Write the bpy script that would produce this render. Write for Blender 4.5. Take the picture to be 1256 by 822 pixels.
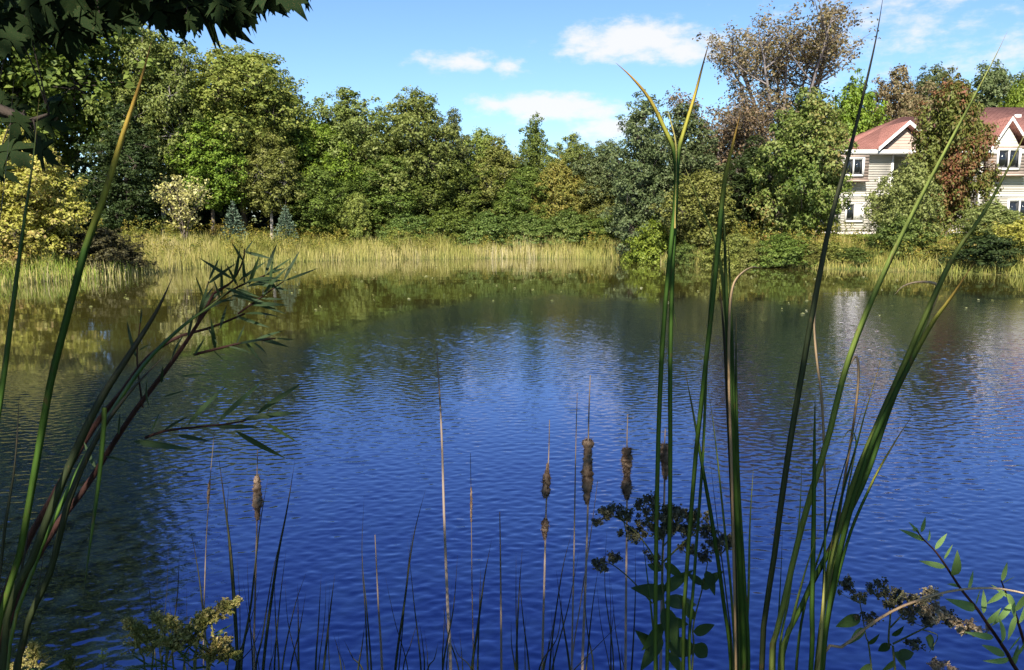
import bpy, math, random
import numpy as np
from mathutils import Vector, Matrix

for o in list(bpy.data.objects):
    bpy.data.objects.remove(o)
scene = bpy.context.scene
COL = scene.collection
R = math.radians

# ------------------------------------------------------------------ camera
F = 967.0            # focal length in photograph pixels (1256 wide)
CAM_H = 2.4          # eye height above the water
PITCH = math.atan2(139.0, F)
cam_d = bpy.data.cameras.new('camera')
cam_d.sensor_width = 36.0
cam_d.lens = 36.0 * F / 1256.0
cam_d.clip_start = 0.05
cam_d.clip_end = 5000.0
cam = bpy.data.objects.new('camera', cam_d)
COL.objects.link(cam)
cam.location = (0, 0, CAM_H)
cam.rotation_euler = (math.pi / 2 - PITCH, 0, 0)
scene.camera = cam

def ray(px, py):
    a = (px - 628.0) / F
    v = (411.0 - py) / F
    return (a, math.cos(PITCH) + v * math.sin(PITCH), -math.sin(PITCH) + v * math.cos(PITCH))

def at(px, py, Y):
    """point of the place that lies Y metres in front of the viewer"""
    d = ray(px, py)
    t = Y / d[1]
    return Vector((t * d[0], Y, CAM_H + t * d[2]))

def on_level(px, py, z=0.0):
    d = ray(px, py)
    t = (z - CAM_H) / d[2]
    return Vector((t * d[0], t * d[1], z))

# ------------------------------------------------------------------ light
SUN_AZ = R(191)      # clockwise from +Y: behind the viewer, a little to the left
SUN_EL = R(43)
world = bpy.data.worlds.new('World')
scene.world = world
world.use_nodes = True
wn, wl = world.node_tree.nodes, world.node_tree.links
wn.clear()
w_out = wn.new('ShaderNodeOutputWorld')
w_bg = wn.new('ShaderNodeBackground')
SKY_STRENGTH = 0.067
w_bg.inputs['Strength'].default_value = SKY_STRENGTH
w_sky = wn.new('ShaderNodeTexSky')
w_sky.sky_type = 'NISHITA'
w_sky.sun_disc = False
w_sky.sun_elevation = SUN_EL
w_sky.sun_rotation = SUN_AZ
w_sky.altitude = 0
w_sky.air_density = 1.0
w_sky.dust_density = 0.25
w_sky.ozone_density = 2.0
wl.new(w_bg.outputs[0], w_out.inputs[0])

def nmath(nt, op, a, b=None, c=None):
    n = nt.nodes.new('ShaderNodeMath'); n.operation = op
    for i, v in enumerate((a, b, c)):
        if v is None: continue
        if isinstance(v, (int, float)): n.inputs[i].default_value = v
        else: nt.links.new(v, n.inputs[i])
    return n.outputs[0]

def build_clouds():
    nt = world.node_tree
    tc = nt.nodes.new('ShaderNodeTexCoord')
    nrm = nt.nodes.new('ShaderNodeVectorMath'); nrm.operation = 'NORMALIZE'
    nt.links.new(tc.outputs['Generated'], nrm.inputs[0])
    sep = nt.nodes.new('ShaderNodeSeparateXYZ')
    nt.links.new(nrm.outputs[0], sep.inputs[0])
    az = nmath(nt, 'ARCTAN2', sep.outputs[0], sep.outputs[1])
    el = nmath(nt, 'ARCSINE', sep.outputs[2])
    az = nmath(nt, 'MULTIPLY', az, 180 / math.pi)
    el = nmath(nt, 'MULTIPLY', el, 180 / math.pi)
    # cloud billow noise, flattened layers
    cmb = nt.nodes.new('ShaderNodeCombineXYZ')
    nt.links.new(nmath(nt, 'MULTIPLY', az, 0.55), cmb.inputs[0])
    nt.links.new(nmath(nt, 'MULTIPLY', el, 1.15), cmb.inputs[1])
    no = nt.nodes.new('ShaderNodeTexNoise')
    no.inputs['Scale'].default_value = 1.0
    no.inputs['Detail'].default_value = 8.0
    no.inputs['Roughness'].default_value = 0.6
    nt.links.new(cmb.outputs[0], no.inputs['Vector'])
    field = None
    #            px   py   half-w half-h strength
    for px, py, hw, hh, s in [(775, 50, 100, 27, 1.0), (835, 62, 62, 17, .75), (720, 62, 45, 14, .7), (560, 76, 58, 13, .72),
                              (622, 84, 26, 13, .55), (672, 131, 88, 20, 1.15), (728, 138, 58, 13, .85),
                              (604, 129, 32, 13, .6), (752, 158, 60, 22, .75),
                              (1095, 25, 110, 50, .28), (1225, 70, 60, 26, .36), (870, 52, 60, 20, .4)]:
        d = ray(px, py)
        a0 = math.degrees(math.atan2(d[0], d[1])); e0 = math.degrees(math.atan2(d[2], math.hypot(d[0], d[1])))
        ua = nmath(nt, 'MULTIPLY', nmath(nt, 'SUBTRACT', az, a0), 1.0 / math.degrees(hw / F))
        ue = nmath(nt, 'MULTIPLY', nmath(nt, 'SUBTRACT', el, e0), 1.0 / math.degrees(hh / F))
        q = nmath(nt, 'ADD', nmath(nt, 'MULTIPLY', ua, ua), nmath(nt, 'MULTIPLY', ue, ue))
        v = nmath(nt, 'MULTIPLY', nmath(nt, 'SUBTRACT', 1.0, nmath(nt, 'SQRT', q)), s)
        field = v if field is None else nmath(nt, 'MAXIMUM', field, v)
    # the same small fair-weather clouds over the rest of the sky
    no2 = nt.nodes.new('ShaderNodeTexNoise')
    no2.inputs['Scale'].default_value = 0.10
    no2.inputs['Detail'].default_value = 3.0
    nt.links.new(cmb.outputs[0], no2.inputs['Vector'])
    rest = nmath(nt, 'SUBTRACT', nmath(nt, 'MULTIPLY', no2.outputs[0], 3.0), 1.95)
    away = nt.nodes.new('ShaderNodeMapRange'); away.interpolation_type = 'SMOOTHSTEP'
    away.inputs['From Min'].default_value = 34; away.inputs['From Max'].default_value = 48
    nt.links.new(nmath(nt, 'ABSOLUTE', az), away.inputs['Value'])
    rest = nmath(nt, 'SUBTRACT', nmath(nt, 'MULTIPLY', nmath(nt, 'ADD', rest, 1.0), away.outputs[0]), 1.0)
    field = nmath(nt, 'MAXIMUM', field, rest)
    dens = nmath(nt, 'ADD', field, nmath(nt, 'MULTIPLY', nmath(nt, 'SUBTRACT', no.outputs[0], 0.45), 1.55))
    mr = nt.nodes.new('ShaderNodeMapRange'); mr.interpolation_type = 'SMOOTHSTEP'
    mr.inputs['From Min'].default_value = 0.0; mr.inputs['From Max'].default_value = 0.75
    nt.links.new(dens, mr.inputs['Value'])
    tint = nt.nodes.new('ShaderNodeMix'); tint.data_type = 'RGBA'; tint.blend_type = 'MULTIPLY'
    tint.inputs['Factor'].default_value = 1.0
    nt.links.new(w_sky.outputs[0], tint.inputs['A'])
    tint.inputs['B'].default_value = SKY_TINT
    mix = nt.nodes.new('ShaderNodeMix'); mix.data_type = 'RGBA'
    nt.links.new(nmath(nt, 'MULTIPLY', mr.outputs[0], 0.93), mix.inputs['Factor'])
    nt.links.new(tint.outputs['Result'], mix.inputs['A'])
    mix.inputs['B'].default_value = CLOUD_COL
    nt.links.new(mix.outputs['Result'], w_bg.inputs['Color'])
SKY_TINT = (0.73, 0.89, 1.06, 1)
CLOUD_COL = (5.5, 5.5, 5.6, 1)
build_clouds()

sun_d = bpy.data.lights.new('sun', 'SUN')
sun_d.energy = 5.0
sun_d.angle = R(0.53)
sun_d.color = (1.0, 0.94, 0.84)
sun = bpy.data.objects.new('sun', sun_d)
COL.objects.link(sun)
sun_vec = Vector((math.sin(SUN_AZ) * math.cos(SUN_EL), math.cos(SUN_AZ) * math.cos(SUN_EL), math.sin(SUN_EL)))
sun.rotation_euler = sun_vec.to_track_quat('Z', 'Y').to_euler()
sun.location = (20, -40, 40)

scene.view_settings.view_transform = 'Standard'
scene.view_settings.look = 'None'
scene.view_settings.gamma = 1.0
scene.view_settings.exposure = 1.42
scene.view_settings.use_curve_mapping = False
scene.cycles.max_bounces = 4
scene.cycles.diffuse_bounces = 2
scene.cycles.glossy_bounces = 2
scene.cycles.transmission_bounces = 2
scene.cycles.transparent_max_bounces = 4

# ------------------------------------------------------------------ helpers
def tag(o, label=None, cat=None, group=None, kind=None):
    if label: o['label'] = label
    if cat: o['category'] = cat
    if group: o['group'] = group
    if kind: o['kind'] = kind
    return o

def quick_mesh(name, verts, faces, mat=None, smooth=False):
    """verts (N,3) array; faces: list of index arrays, each (M,k)"""
    me = bpy.data.meshes.new(name)
    verts = np.asarray(verts, dtype=np.float32)
    if not isinstance(faces, list): faces = [faces]
    faces = [np.asarray(f, dtype=np.int32) for f in faces if len(f)]
    tot = sum(len(f) for f in faces)
    loops = np.concatenate([f.ravel() for f in faces])
    sizes = np.concatenate([np.full(len(f), f.shape[1], dtype=np.int32) for f in faces])
    starts = np.concatenate([[0], np.cumsum(sizes)[:-1]]).astype(np.int32)
    me.vertices.add(len(verts)); me.vertices.foreach_set('co', verts.ravel())
    me.loops.add(len(loops)); me.loops.foreach_set('vertex_index', loops)
    me.polygons.add(tot)
    me.polygons.foreach_set('loop_start', starts)
    me.polygons.foreach_set('loop_total', sizes)
    if smooth:
        me.polygons.foreach_set('use_smooth', np.ones(tot, dtype=bool))
    me.update(calc_edges=True)
    if mat: me.materials.append(mat)
    return me

def link(name, me, parent=None, mat=None):
    o = bpy.data.objects.new(name, me)
    COL.objects.link(o)
    if parent: o.parent = parent
    if mat is not None:
        if not me.materials: me.materials.append(mat)
        o.material_slots[0].link = 'OBJECT'
        o.material_slots[0].material = mat
    return o

def empty(name, loc=(0, 0, 0), rz=0.0):
    o = bpy.data.objects.new(name, None)
    o.empty_display_size = 0.1
    COL.objects.link(o)
    o.location = loc; o.rotation_euler = (0, 0, rz)
    return o

class Geo:
    """collects vertices and faces of one mesh"""
    def __init__(self): self.v = []; self.q = []; self.t = []; self.n = 0
    def add(self, v, q=None, t=None):
        v = np.asarray(v, dtype=np.float32)
        if q is not None and len(q): self.q.append(np.asarray(q, dtype=np.int32) + self.n)
        if t is not None and len(t): self.t.append(np.asarray(t, dtype=np.int32) + self.n)
        self.v.append(v); self.n += len(v)
    def box(self, x0, x1, y0, y1, z0, z1):
        v = [(x0,y0,z0),(x1,y0,z0),(x1,y1,z0),(x0,y1,z0),(x0,y0,z1),(x1,y0,z1),(x1,y1,z1),(x0,y1,z1)]
        self.add(v, [(0,3,2,1),(4,5,6,7),(0,1,5,4),(1,2,6,5),(2,3,7,6),(3,0,4,7)])
    def tube(self, pts, rad, sides=6):
        pts = np.asarray(pts, dtype=np.float64); n = len(pts)
        rad = np.broadcast_to(np.asarray(rad, dtype=np.float64), (n,))
        tan = np.gradient(pts, axis=0)
        tan /= np.linalg.norm(tan, axis=1)[:, None] + 1e-9
        ref = np.array([0.0, 0.0, 1.0]) if abs(tan[:, 2]).mean() < .8 else np.array([1.0, 0.0, 0.0])
        u = np.cross(tan, ref); u /= np.linalg.norm(u, axis=1)[:, None] + 1e-9
        w = np.cross(tan, u)
        a = np.arange(sides) * 2 * math.pi / sides
        ring = pts[:, None, :] + rad[:, None, None] * (np.cos(a)[None, :, None] * u[:, None, :] + np.sin(a)[None, :, None] * w[:, None, :])
        v = ring.reshape(-1, 3)
        i = np.arange(n - 1)[:, None] * sides; j = np.arange(sides)[None, :]; k = (j + 1) % sides
        q = np.stack([i + j, i + k, i + sides + k, i + sides + j], axis=-1).reshape(-1, 4)
        self.add(v, q)
    def mesh(self, name, mat=None, smooth=False):
        fs = []
        if self.q: fs.append(np.concatenate(self.q))
        if self.t: fs.append(np.concatenate(self.t))
        return quick_mesh(name, np.concatenate(self.v), fs, mat, smooth)

def spline(pts, n):
    """Catmull-Rom through pts, n samples"""
    p = np.asarray(pts, dtype=np.float64)
    if len(p) == 2:
        t = np.linspace(0, 1, n)[:, None]
        return p[0] * (1 - t) + p[1] * t
    p = np.vstack([2 * p[0] - p[1], p, 2 * p[-1] - p[-2]])
    m = len(p) - 3
    out = []
    for s in np.linspace(0, m, n):
        i = min(int(s), m - 1); t = s - i
        a, b, c, d = p[i], p[i + 1], p[i + 2], p[i + 3]
        out.append(.5 * (2 * b + (c - a) * t + (2 * a - 5 * b + 4 * c - d) * t * t + (3 * b - a - 3 * c + d) * t ** 3))
    return np.array(out)

# ------------------------------------------------------------------ materials
def new_mat(name):
    m = bpy.data.materials.new(name); m.use_nodes = True
    nt = m.node_tree; nt.nodes.clear()
    out = nt.nodes.new('ShaderNodeOutputMaterial')
    return m, nt, out

def ramp(nt, stops, fac=None, interp='LINEAR'):
    r = nt.nodes.new('ShaderNodeValToRGB')
    r.color_ramp.interpolation = interp
    el = r.color_ramp.elements
    while len(el) < len(stops): el.new(0.5)
    for e, (p, c) in zip(el, stops):
        e.position = p; e.color = (*c, 1)
    if fac is not None: nt.links.new(fac, r.inputs[0])
    return r.outputs[0]

def noise(nt, scale, detail=3.0, rough=0.55, coord=None, dist=0.0):
    n = nt.nodes.new('ShaderNodeTexNoise')
    n.inputs['Scale'].default_value = scale; n.inputs['Detail'].default_value = detail
    n.inputs['Roughness'].default_value = rough; n.inputs['Distortion'].default_value = dist
    if coord is not None: nt.links.new(coord, n.inputs['Vector'])
    return n.outputs[0]

def principled(nt, out, rough=0.6, spec=0.3):
    b = nt.nodes.new('ShaderNodeBsdfPrincipled')
    b.inputs['Roughness'].default_value = rough
    b.inputs['Specular IOR Level'].default_value = spec
    nt.links.new(b.outputs[0], out.inputs[0])
    return b

def leaf_mat(name, colors, trans=0.42, patch=0.35, rough=0.55, spec=0.25, patch_scale=0.5):
    """foliage: every leaf its own tone, tones drifting from one bough to the next"""
    m, nt, out = new_mat(name)
    g = nt.nodes.new('ShaderNodeNewGeometry')
    tc = nt.nodes.new('ShaderNodeTexCoord')
    oi = nt.nodes.new('ShaderNodeObjectInfo')
    pn = noise(nt, patch_scale, 2.0, .5, tc.outputs['Object'])
    f = nmath(nt, 'ADD', nmath(nt, 'MULTIPLY', g.outputs['Random Per Island'], 1 - patch),
              nmath(nt, 'MULTIPLY', nmath(nt, 'MULTIPLY_ADD', pn, 2.4, -0.7), patch))
    n = len(colors)
    c = ramp(nt, [(i / (n - 1), col) for i, col in enumerate(colors)], f)
    hs = nt.nodes.new('ShaderNodeHueSaturation')
    nt.links.new(c, hs.inputs['Color'])
    nt.links.new(nmath(nt, 'MULTIPLY_ADD', oi.outputs['Random'], 0.03, 0.485), hs.inputs['Hue'])
    nt.links.new(nmath(nt, 'MULTIPLY_ADD', oi.outputs['Random'], 0.22, 0.98), hs.inputs['Value'])
    b = nt.nodes.new('ShaderNodeBsdfPrincipled')
    b.inputs['Roughness'].default_value = rough; b.inputs['Specular IOR Level'].default_value = spec
    nt.links.new(hs.outputs[0], b.inputs['Base Color'])
    t = nt.nodes.new('ShaderNodeBsdfTranslucent')
    nt.links.new(hs.outputs[0], t.inputs['Color'])
    mx = nt.nodes.new('ShaderNodeMixShader'); mx.inputs[0].default_value = trans
    nt.links.new(b.outputs[0], mx.inputs[1]); nt.links.new(t.outputs[0], mx.inputs[2])
    nt.links.new(mx.outputs[0], out.inputs[0])
    return m

def bark_mat(name, c0, c1, scale=6.0):
    m, nt, out = new_mat(name)
    tc = nt.nodes.new('ShaderNodeTexCoord')
    mp = nt.nodes.new('ShaderNodeMapping'); mp.inputs['Scale'].default_value = (1, 1, .25)
    nt.links.new(tc.outputs['Object'], mp.inputs[0])
    n = noise(nt, scale, 6, .65, mp.outputs[0])
    b = principled(nt, out, .85, .15)
    nt.links.new(ramp(nt, [(.3, c0), (.7, c1)], n), b.inputs['Base Color'])
    bu = nt.nodes.new('ShaderNodeBump'); bu.inputs['Strength'].default_value = .6; bu.inputs['Distance'].default_value = .03
    nt.links.new(n, bu.inputs['Height']); nt.links.new(bu.outputs[0], b.inputs['Normal'])
    return m

M = {}
M['green'] = leaf_mat('leaf_green', [(.04, .062, .011), (.105, .14, .022), (.20, .23, .05)])
M['bright'] = leaf_mat('leaf_bright', [(.06, .10, .012), (.15, .21, .022), (.25, .30, .045)])
M['poplar'] = leaf_mat('leaf_poplar', [(.06, .09, .02), (.145, .185, .04), (.265, .295, .09)])
M['yellowgreen'] = leaf_mat('leaf_yellowgreen', [(.075, .105, .016), (.18, .21, .04), (.31, .31, .08)])
M['grey'] = leaf_mat('leaf_greygreen', [(.05, .075, .025), (.11, .14, .048), (.21, .235, .11)])
M['blue'] = leaf_mat('leaf_bluegreen', [(.04, .065, .022), (.095, .13, .045), (.20, .235, .11)])
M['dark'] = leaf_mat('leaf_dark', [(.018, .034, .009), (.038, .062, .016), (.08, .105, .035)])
M['olive'] = leaf_mat('leaf_olive', [(.07, .085, .016), (.16, .17, .035), (.27, .255, .08)])
M['brown'] = leaf_mat('leaf_brown', [(.09, .095, .03), (.19, .135, .07), (.27, .20, .12)])
M['redgreen'] = leaf_mat('leaf_redgreen', [(.24, .075, .045), (.19, .085, .04), (.11, .125, .025), (.15, .17, .035), (.25, .25, .08)], patch=.6, patch_scale=.35)
M['maplegreen'] = leaf_mat('leaf_maplegreen', [(.05, .08, .015), (.11, .145, .025), (.20, .215, .06), (.20, .10, .04)], patch=.5, patch_scale=.3)
M['yellow'] = leaf_mat('leaf_yellow', [(.18, .20, .025), (.32, .34, .05), (.46, .45, .11), (.42, .30, .12)])
M['pale'] = leaf_mat('leaf_pale', [(.30, .31, .07), (.50, .50, .16), (.66, .63, .34)])
M['orange'] = leaf_mat('leaf_orange', [(.11, .13, .025), (.20, .19, .04), (.29, .21, .05)])
M['spruce'] = leaf_mat('needle_spruce', [(.04, .07, .04), (.08, .125, .075), (.16, .22, .145)], trans=.1)
M['shrub'] = leaf_mat('leaf_shrub', [(.045, .07, .014), (.10, .14, .028), (.19, .22, .06)])
M['willowshrub'] = leaf_mat('leaf_willow', [(.085, .115, .028), (.18, .215, .055), (.32, .345, .13)])
M['reed'] = leaf_mat('reed', [(.12, .145, .03), (.23, .24, .05), (.36, .325, .10), (.46, .41, .22)], trans=.25, patch=.5, patch_scale=.3)
M['meadow'] = leaf_mat('meadow', [(.10, .135, .022), (.19, .21, .04), (.31, .28, .07), (.32, .22, .10)], trans=.25, patch=.5, patch_scale=.3)
M['bank'] = leaf_mat('bank_grass', [(.08, .13, .015), (.16, .21, .025), (.26, .27, .05)], trans=.25, patch=.5, patch_scale=.3)
M['bush_brown'] = leaf_mat('leaf_bush_brown', [(.03, .028, .014), (.065, .055, .024), (.11, .10, .04)])
M['bark'] = bark_mat('bark', (.05, .038, .028), (.16, .13, .10))
M['bark_pale'] = bark_mat('bark_pale', (.22, .19, .16), (.42, .38, .34))
M['bark_grey'] = bark_mat('bark_grey', (.12, .10, .095), (.26, .23, .22))

# ------------------------------------------------------------------ ground and water
FAR = [(-70, 356), (0, 349), (60, 345), (120, 341), (170, 337), (230, 329), (300, 324), (380, 320.5), (450, 318.6), (600, 317), (700, 317),
       (790, 318.8), (840, 324), (950, 328), (1060, 331), (1150, 334), (1256, 339), (1330, 347)]
far_pts = [tuple(on_level(px, py)[:2]) for px, py in FAR]
near_pts = [(20.5, 20), (15.5, 11), (10.5, 5.6), (5.5, 3.1), (2.5, 2.65), (0.6, 2.5), (-1.2, 2.55), (-3, 2.7), (-6.5, 3.6), (-12, 6.5), (-17.5, 12), (-21, 20)]
loop = far_pts + near_pts
loop_s = []
L_ = len(loop)
for i in range(L_):
    a, b, c, d = (np.array(loop[(i + k) % L_]) for k in (-1, 0, 1, 2))
    for t in (0, .25, .5, .75):
        loop_s.append(.5 * (2 * b + (c - a) * t + (2 * a - 5 * b + 4 * c - d) * t * t + (3 * b - a - 3 * c + d) * t ** 3))
SHORE = np.array(loop_s)

def shore_distance(x, y):
    """signed distance to the waterline, positive on land"""
    x = np.asarray(x, dtype=np.float64); y = np.asarray(y, dtype=np.float64)
    best = np.full(x.shape, 1e18); inside = np.zeros(x.shape, dtype=bool)
    for i in range(len(SHORE)):
        ax, ay = SHORE[i]; bx, by = SHORE[(i + 1) % len(SHORE)]
        dx, dy = bx - ax, by - ay
        t = np.clip(((x - ax) * dx + (y - ay) * dy) / (dx * dx + dy * dy + 1e-12), 0, 1)
        best = np.minimum(best, (x - ax - t * dx) ** 2 + (y - ay - t * dy) ** 2)
        cond = (ay > y) != (by > y)
        with np.errstate(divide='ignore', invalid='ignore'):
            xi = ax + (y - ay) * dx / (dy if dy != 0 else 1e-12)
        inside ^= cond & (x < xi)
    d = np.sqrt(best)
    return np.where(inside, -d, d)

def ground_z(x, y):
    sd = shore_distance(x, y)
    x = np.asarray(x, dtype=np.float64); y = np.asarray(y, dtype=np.float64)
    land = 1.65 * (1 - np.exp(-np.maximum(sd, 0) / 5.0))
    bump = .07 * np.sin(x * .9 + 1.3 * np.sin(y * .35)) * np.cos(y * .7 + .6 * np.sin(x * .5))
    land += bump * np.clip(sd / 4, 0, 1)
    land += .006 * np.clip(sd - 60, 0, None)
    bed = np.maximum(-1.6, .30 * np.minimum(sd, 0))
    return np.where(sd > 0, land + .005, bed)

def gz(x, y): return float(ground_z(np.array([x]), np.array([y]))[0])

def build_ground():
    geo = np.geomspace
    xs = np.concatenate([-geo(1800, 47, 18), np.arange(-45, 45.01, .55), geo(47, 1800, 18)])
    ys = np.concatenate([-geo(1800, 13, 16), np.arange(-12, 76, .55), geo(78, 2500, 18)])
    X, Y = np.meshgrid(xs, ys)
    Z = ground_z(X.ravel(), Y.ravel())
    v = np.stack([X.ravel(), Y.ravel(), Z], axis=1)
    nx, ny = len(xs), len(ys)
    i = np.arange(ny - 1)[:, None] * nx; j = np.arange(nx - 1)[None, :]
    q = np.stack([i + j, i + j + 1, i + nx + j + 1, i + nx + j], axis=-1).reshape(-1, 4)
    m, nt, out = new_mat('earth_and_turf')
    tc = nt.nodes.new('ShaderNodeTexCoord')
    n1 = noise(nt, .35, 5, .6, tc.outputs['Object']); n2 = noise(nt, 9.0, 4, .7, tc.outputs['Object'])
    b = principled(nt, out, .95, .1)
    c1 = ramp(nt, [(.3, (.05, .075, .018)), (.5, (.10, .115, .03)), (.7, (.16, .14, .05))], n1)
    mx = nt.nodes.new('ShaderNodeMix'); mx.data_type = 'RGBA'; mx.blend_type = 'MULTIPLY'; mx.inputs['Factor'].default_value = .6
    nt.links.new(c1, mx.inputs['A']); nt.links.new(ramp(nt, [(.3, (.35, .33, .3)), (.7, (1, 1, 1))], n2), mx.inputs['B'])
    nt.links.new(mx.outputs['Result'], b.inputs['Base Color'])
    bu = nt.nodes.new('ShaderNodeBump'); bu.inputs['Strength'].default_value = .8; bu.inputs['Distance'].default_value = .05
    nt.links.new(n2, bu.inputs['Height']); nt.links.new(bu.outputs[0], b.inputs['Normal'])
    o = link('ground', quick_mesh('ground', v, q, m, True))
    tag(o, 'grassy earth banks around the pond', 'ground', kind='structure')

build_ground()

def build_water():
    """the pond as a real rippled surface: wind waves as geometry, only the finest wrinkles as bump"""
    rng = np.random.default_rng(8)
    av = np.concatenate([-np.geomspace(4.5, .85, 10), np.linspace(-.78, .78, 440), np.geomspace(.85, 4.5, 10)])
    yv = np.concatenate([[.6], 2.3 * 1.0030 ** np.arange(0, 880)])
    yv = np.concatenate([yv, np.linspace(yv[-1] + .3, 62, 60)])
    A, Y = np.meshgrid(av, yv); X = A * Y
    x, y = X.ravel(), Y.ravel()
    # ruffled water in the open, calm in the lee of the far and left shores, with a wandering edge
    t = np.clip((x + 7.5) / 7.0, 0, 1); edge = 12.5 + 12.3 * t * t * (3 - 2 * t)
    edge += 1.0 * np.sin(x * .55 + 1.0) + .6 * np.sin(x * 1.3 + y * .25) + .5 * np.sin(x * 2.9 - y * .6)
    e = np.clip((edge - y + .4) / 1.5, 0, 1); ruff = .05 + .95 * e * e * (3 - 2 * e)
    gust = 1 + .22 * np.sin(x * .31 + y * .17 + .5) * np.sin(y * .43 - x * .12) + .16 * np.sin(x * .9 + 2 * np.sin(y * .5)) 
    near = np.clip((y - 3) / 12, 0, 1); ruff *= gust * (.40 + 1.05 * near)
    h = np.zeros_like(x)
    NW = 70
    for k in range(NW):
        lam = .042 * (4.2 ** rng.random()); th = R(98) + rng.normal() * .55
        kx, ky = math.cos(th) * 2 * math.pi / lam, math.sin(th) * 2 * math.pi / lam
        amp = RIPPLE * lam / (2 * math.pi) * math.sqrt(2.0 / NW)
        fade = np.clip(lam / (.0046 * y), 0, 1) ** 2      # waves too short for the mesh die out with distance
        h += amp * fade * np.sin(kx * x + ky * y + rng.random() * 6.283 + .8 * np.sin(.7 * x + .5 * k))
    z = h * ruff
    nx, ny = len(av), len(yv)
    i = np.arange(ny - 1)[:, None] * nx; j = np.arange(nx - 1)[None, :]
    q = np.stack([i + j, i + j + 1, i + nx + j + 1, i + nx + j], axis=-1).reshape(-1, 4)
    m, nt, out = new_mat('pond_water')
    tc = nt.nodes.new('ShaderNodeTexCoord')
    at_ = nt.nodes.new('ShaderNodeAttribute'); at_.attribute_name = 'ruffle'
    def mapped(sx, sy, rot):
        mp = nt.nodes.new('ShaderNodeMapping'); mp.inputs['Scale'].default_value = (sx, sy, 1)
        mp.inputs['Rotation'].default_value = (0, 0, rot); nt.links.new(tc.outputs['Object'], mp.inputs[0])
        return mp.outputs[0]
    r2 = noise(nt, 1.0, 2.5, .55, mapped(7.5, 12.5, R(14)), .4)
    r3 = noise(nt, 1.0, 1.5, .5, mapped(.35, .8, R(4)), .3)
    hh = nmath(nt, 'ADD', nmath(nt, 'MULTIPLY', nmath(nt, 'MULTIPLY', r2, .0024), at_.outputs['Fac']), nmath(nt, 'MULTIPLY', r3, .005))
    bu = nt.nodes.new('ShaderNodeBump'); bu.inputs['Strength'].default_value = 1.0; bu.inputs['Distance'].default_value = 1.0
    nt.links.new(hh, bu.inputs['Height'])
    # clear deep water in the open; olive tree reflections painted into the colour where still
    olv = nt.nodes.new('ShaderNodeAttribute'); olv.attribute_name = 'olive_reflection'
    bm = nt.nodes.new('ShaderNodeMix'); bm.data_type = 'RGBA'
    nt.links.new(olv.outputs['Fac'], bm.inputs['Factor'])
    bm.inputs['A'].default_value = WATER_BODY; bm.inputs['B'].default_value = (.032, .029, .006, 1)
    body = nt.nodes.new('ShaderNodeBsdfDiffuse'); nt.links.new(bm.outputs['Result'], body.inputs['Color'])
    deep = nt.nodes.new('ShaderNodeBsdfGlossy'); deep.inputs['Color'].default_value = WATER_BLUE; deep.inputs['Roughness'].default_value = .05
    top = nt.nodes.new('ShaderNodeBsdfGlossy'); top.inputs['Color'].default_value = (1, 1, 1, 1); top.inputs['Roughness'].default_value = .03
    fr = nt.nodes.new('ShaderNodeFresnel'); fr.inputs['IOR'].default_value = 1.52
    for n_ in (body, deep, top, fr): nt.links.new(bu.outputs[0], n_.inputs['Normal'])
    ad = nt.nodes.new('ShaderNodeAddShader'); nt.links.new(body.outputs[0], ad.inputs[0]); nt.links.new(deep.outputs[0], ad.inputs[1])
    mx = nt.nodes.new('ShaderNodeMixShader'); nt.links.new(fr.outputs[0], mx.inputs[0])
    nt.links.new(ad.outputs[0], mx.inputs[1]); nt.links.new(top.outputs[0], mx.inputs[2]); nt.links.new(mx.outputs[0], out.inputs[0])
    me = quick_mesh('water', np.column_stack([x, y, z]), q, m, True)
    a_ = me.attributes.new('ruffle', 'FLOAT', 'POINT'); a_.data.foreach_set('value', ruff.astype(np.float32))
    a_ = me.attributes.new('olive_reflection', 'FLOAT', 'POINT'); a_.data.foreach_set('value', (np.clip((y - edge + 2) / 5, 0, 1) * np.clip((y - 7) / 8, 0, 1)).astype(np.float32))
    o = link('water', me)
    tag(o, 'rippled blue pond reflecting the sky and the far trees', 'water', kind='structure')
RIPPLE = .085
WATER_BLUE = (.005, .034, .235, 1)
WATER_BODY = (.002, .005, .010, 1)
build_water()

def floating_leaves():
    rng = np.random.default_rng(55); n = 170
    x = -14 + 30 * rng.random(n); y = 20 + 24 * rng.random(n) ** .8
    ok = shore_distance(x, y) < -1.5; x, y = x[ok], y[ok]; n = len(x)
    a = rng.random(n) * 6.283; L = .03 + .04 * rng.random(n)
    d = np.column_stack([np.cos(a), np.sin(a), np.zeros(n)]); e = np.column_stack([-np.sin(a), np.cos(a), np.zeros(n)])
    p = np.column_stack([x, y, np.full(n, .014)]); up = np.array([0, 0, .018])
    v = np.stack([p - d * L[:, None], p + e * L[:, None] * .5 + up, p + d * L[:, None], p - e * L[:, None] * .5 + up], axis=1).reshape(-1, 3)
    o = link('floating_leaves', quick_mesh('floating_leaves', v, np.arange(n * 4).reshape(-1, 4), M['pale']))
    tag(o, 'scattered fallen leaves floating on the calm far water', 'leaves', kind='stuff')
floating_leaves()

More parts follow.
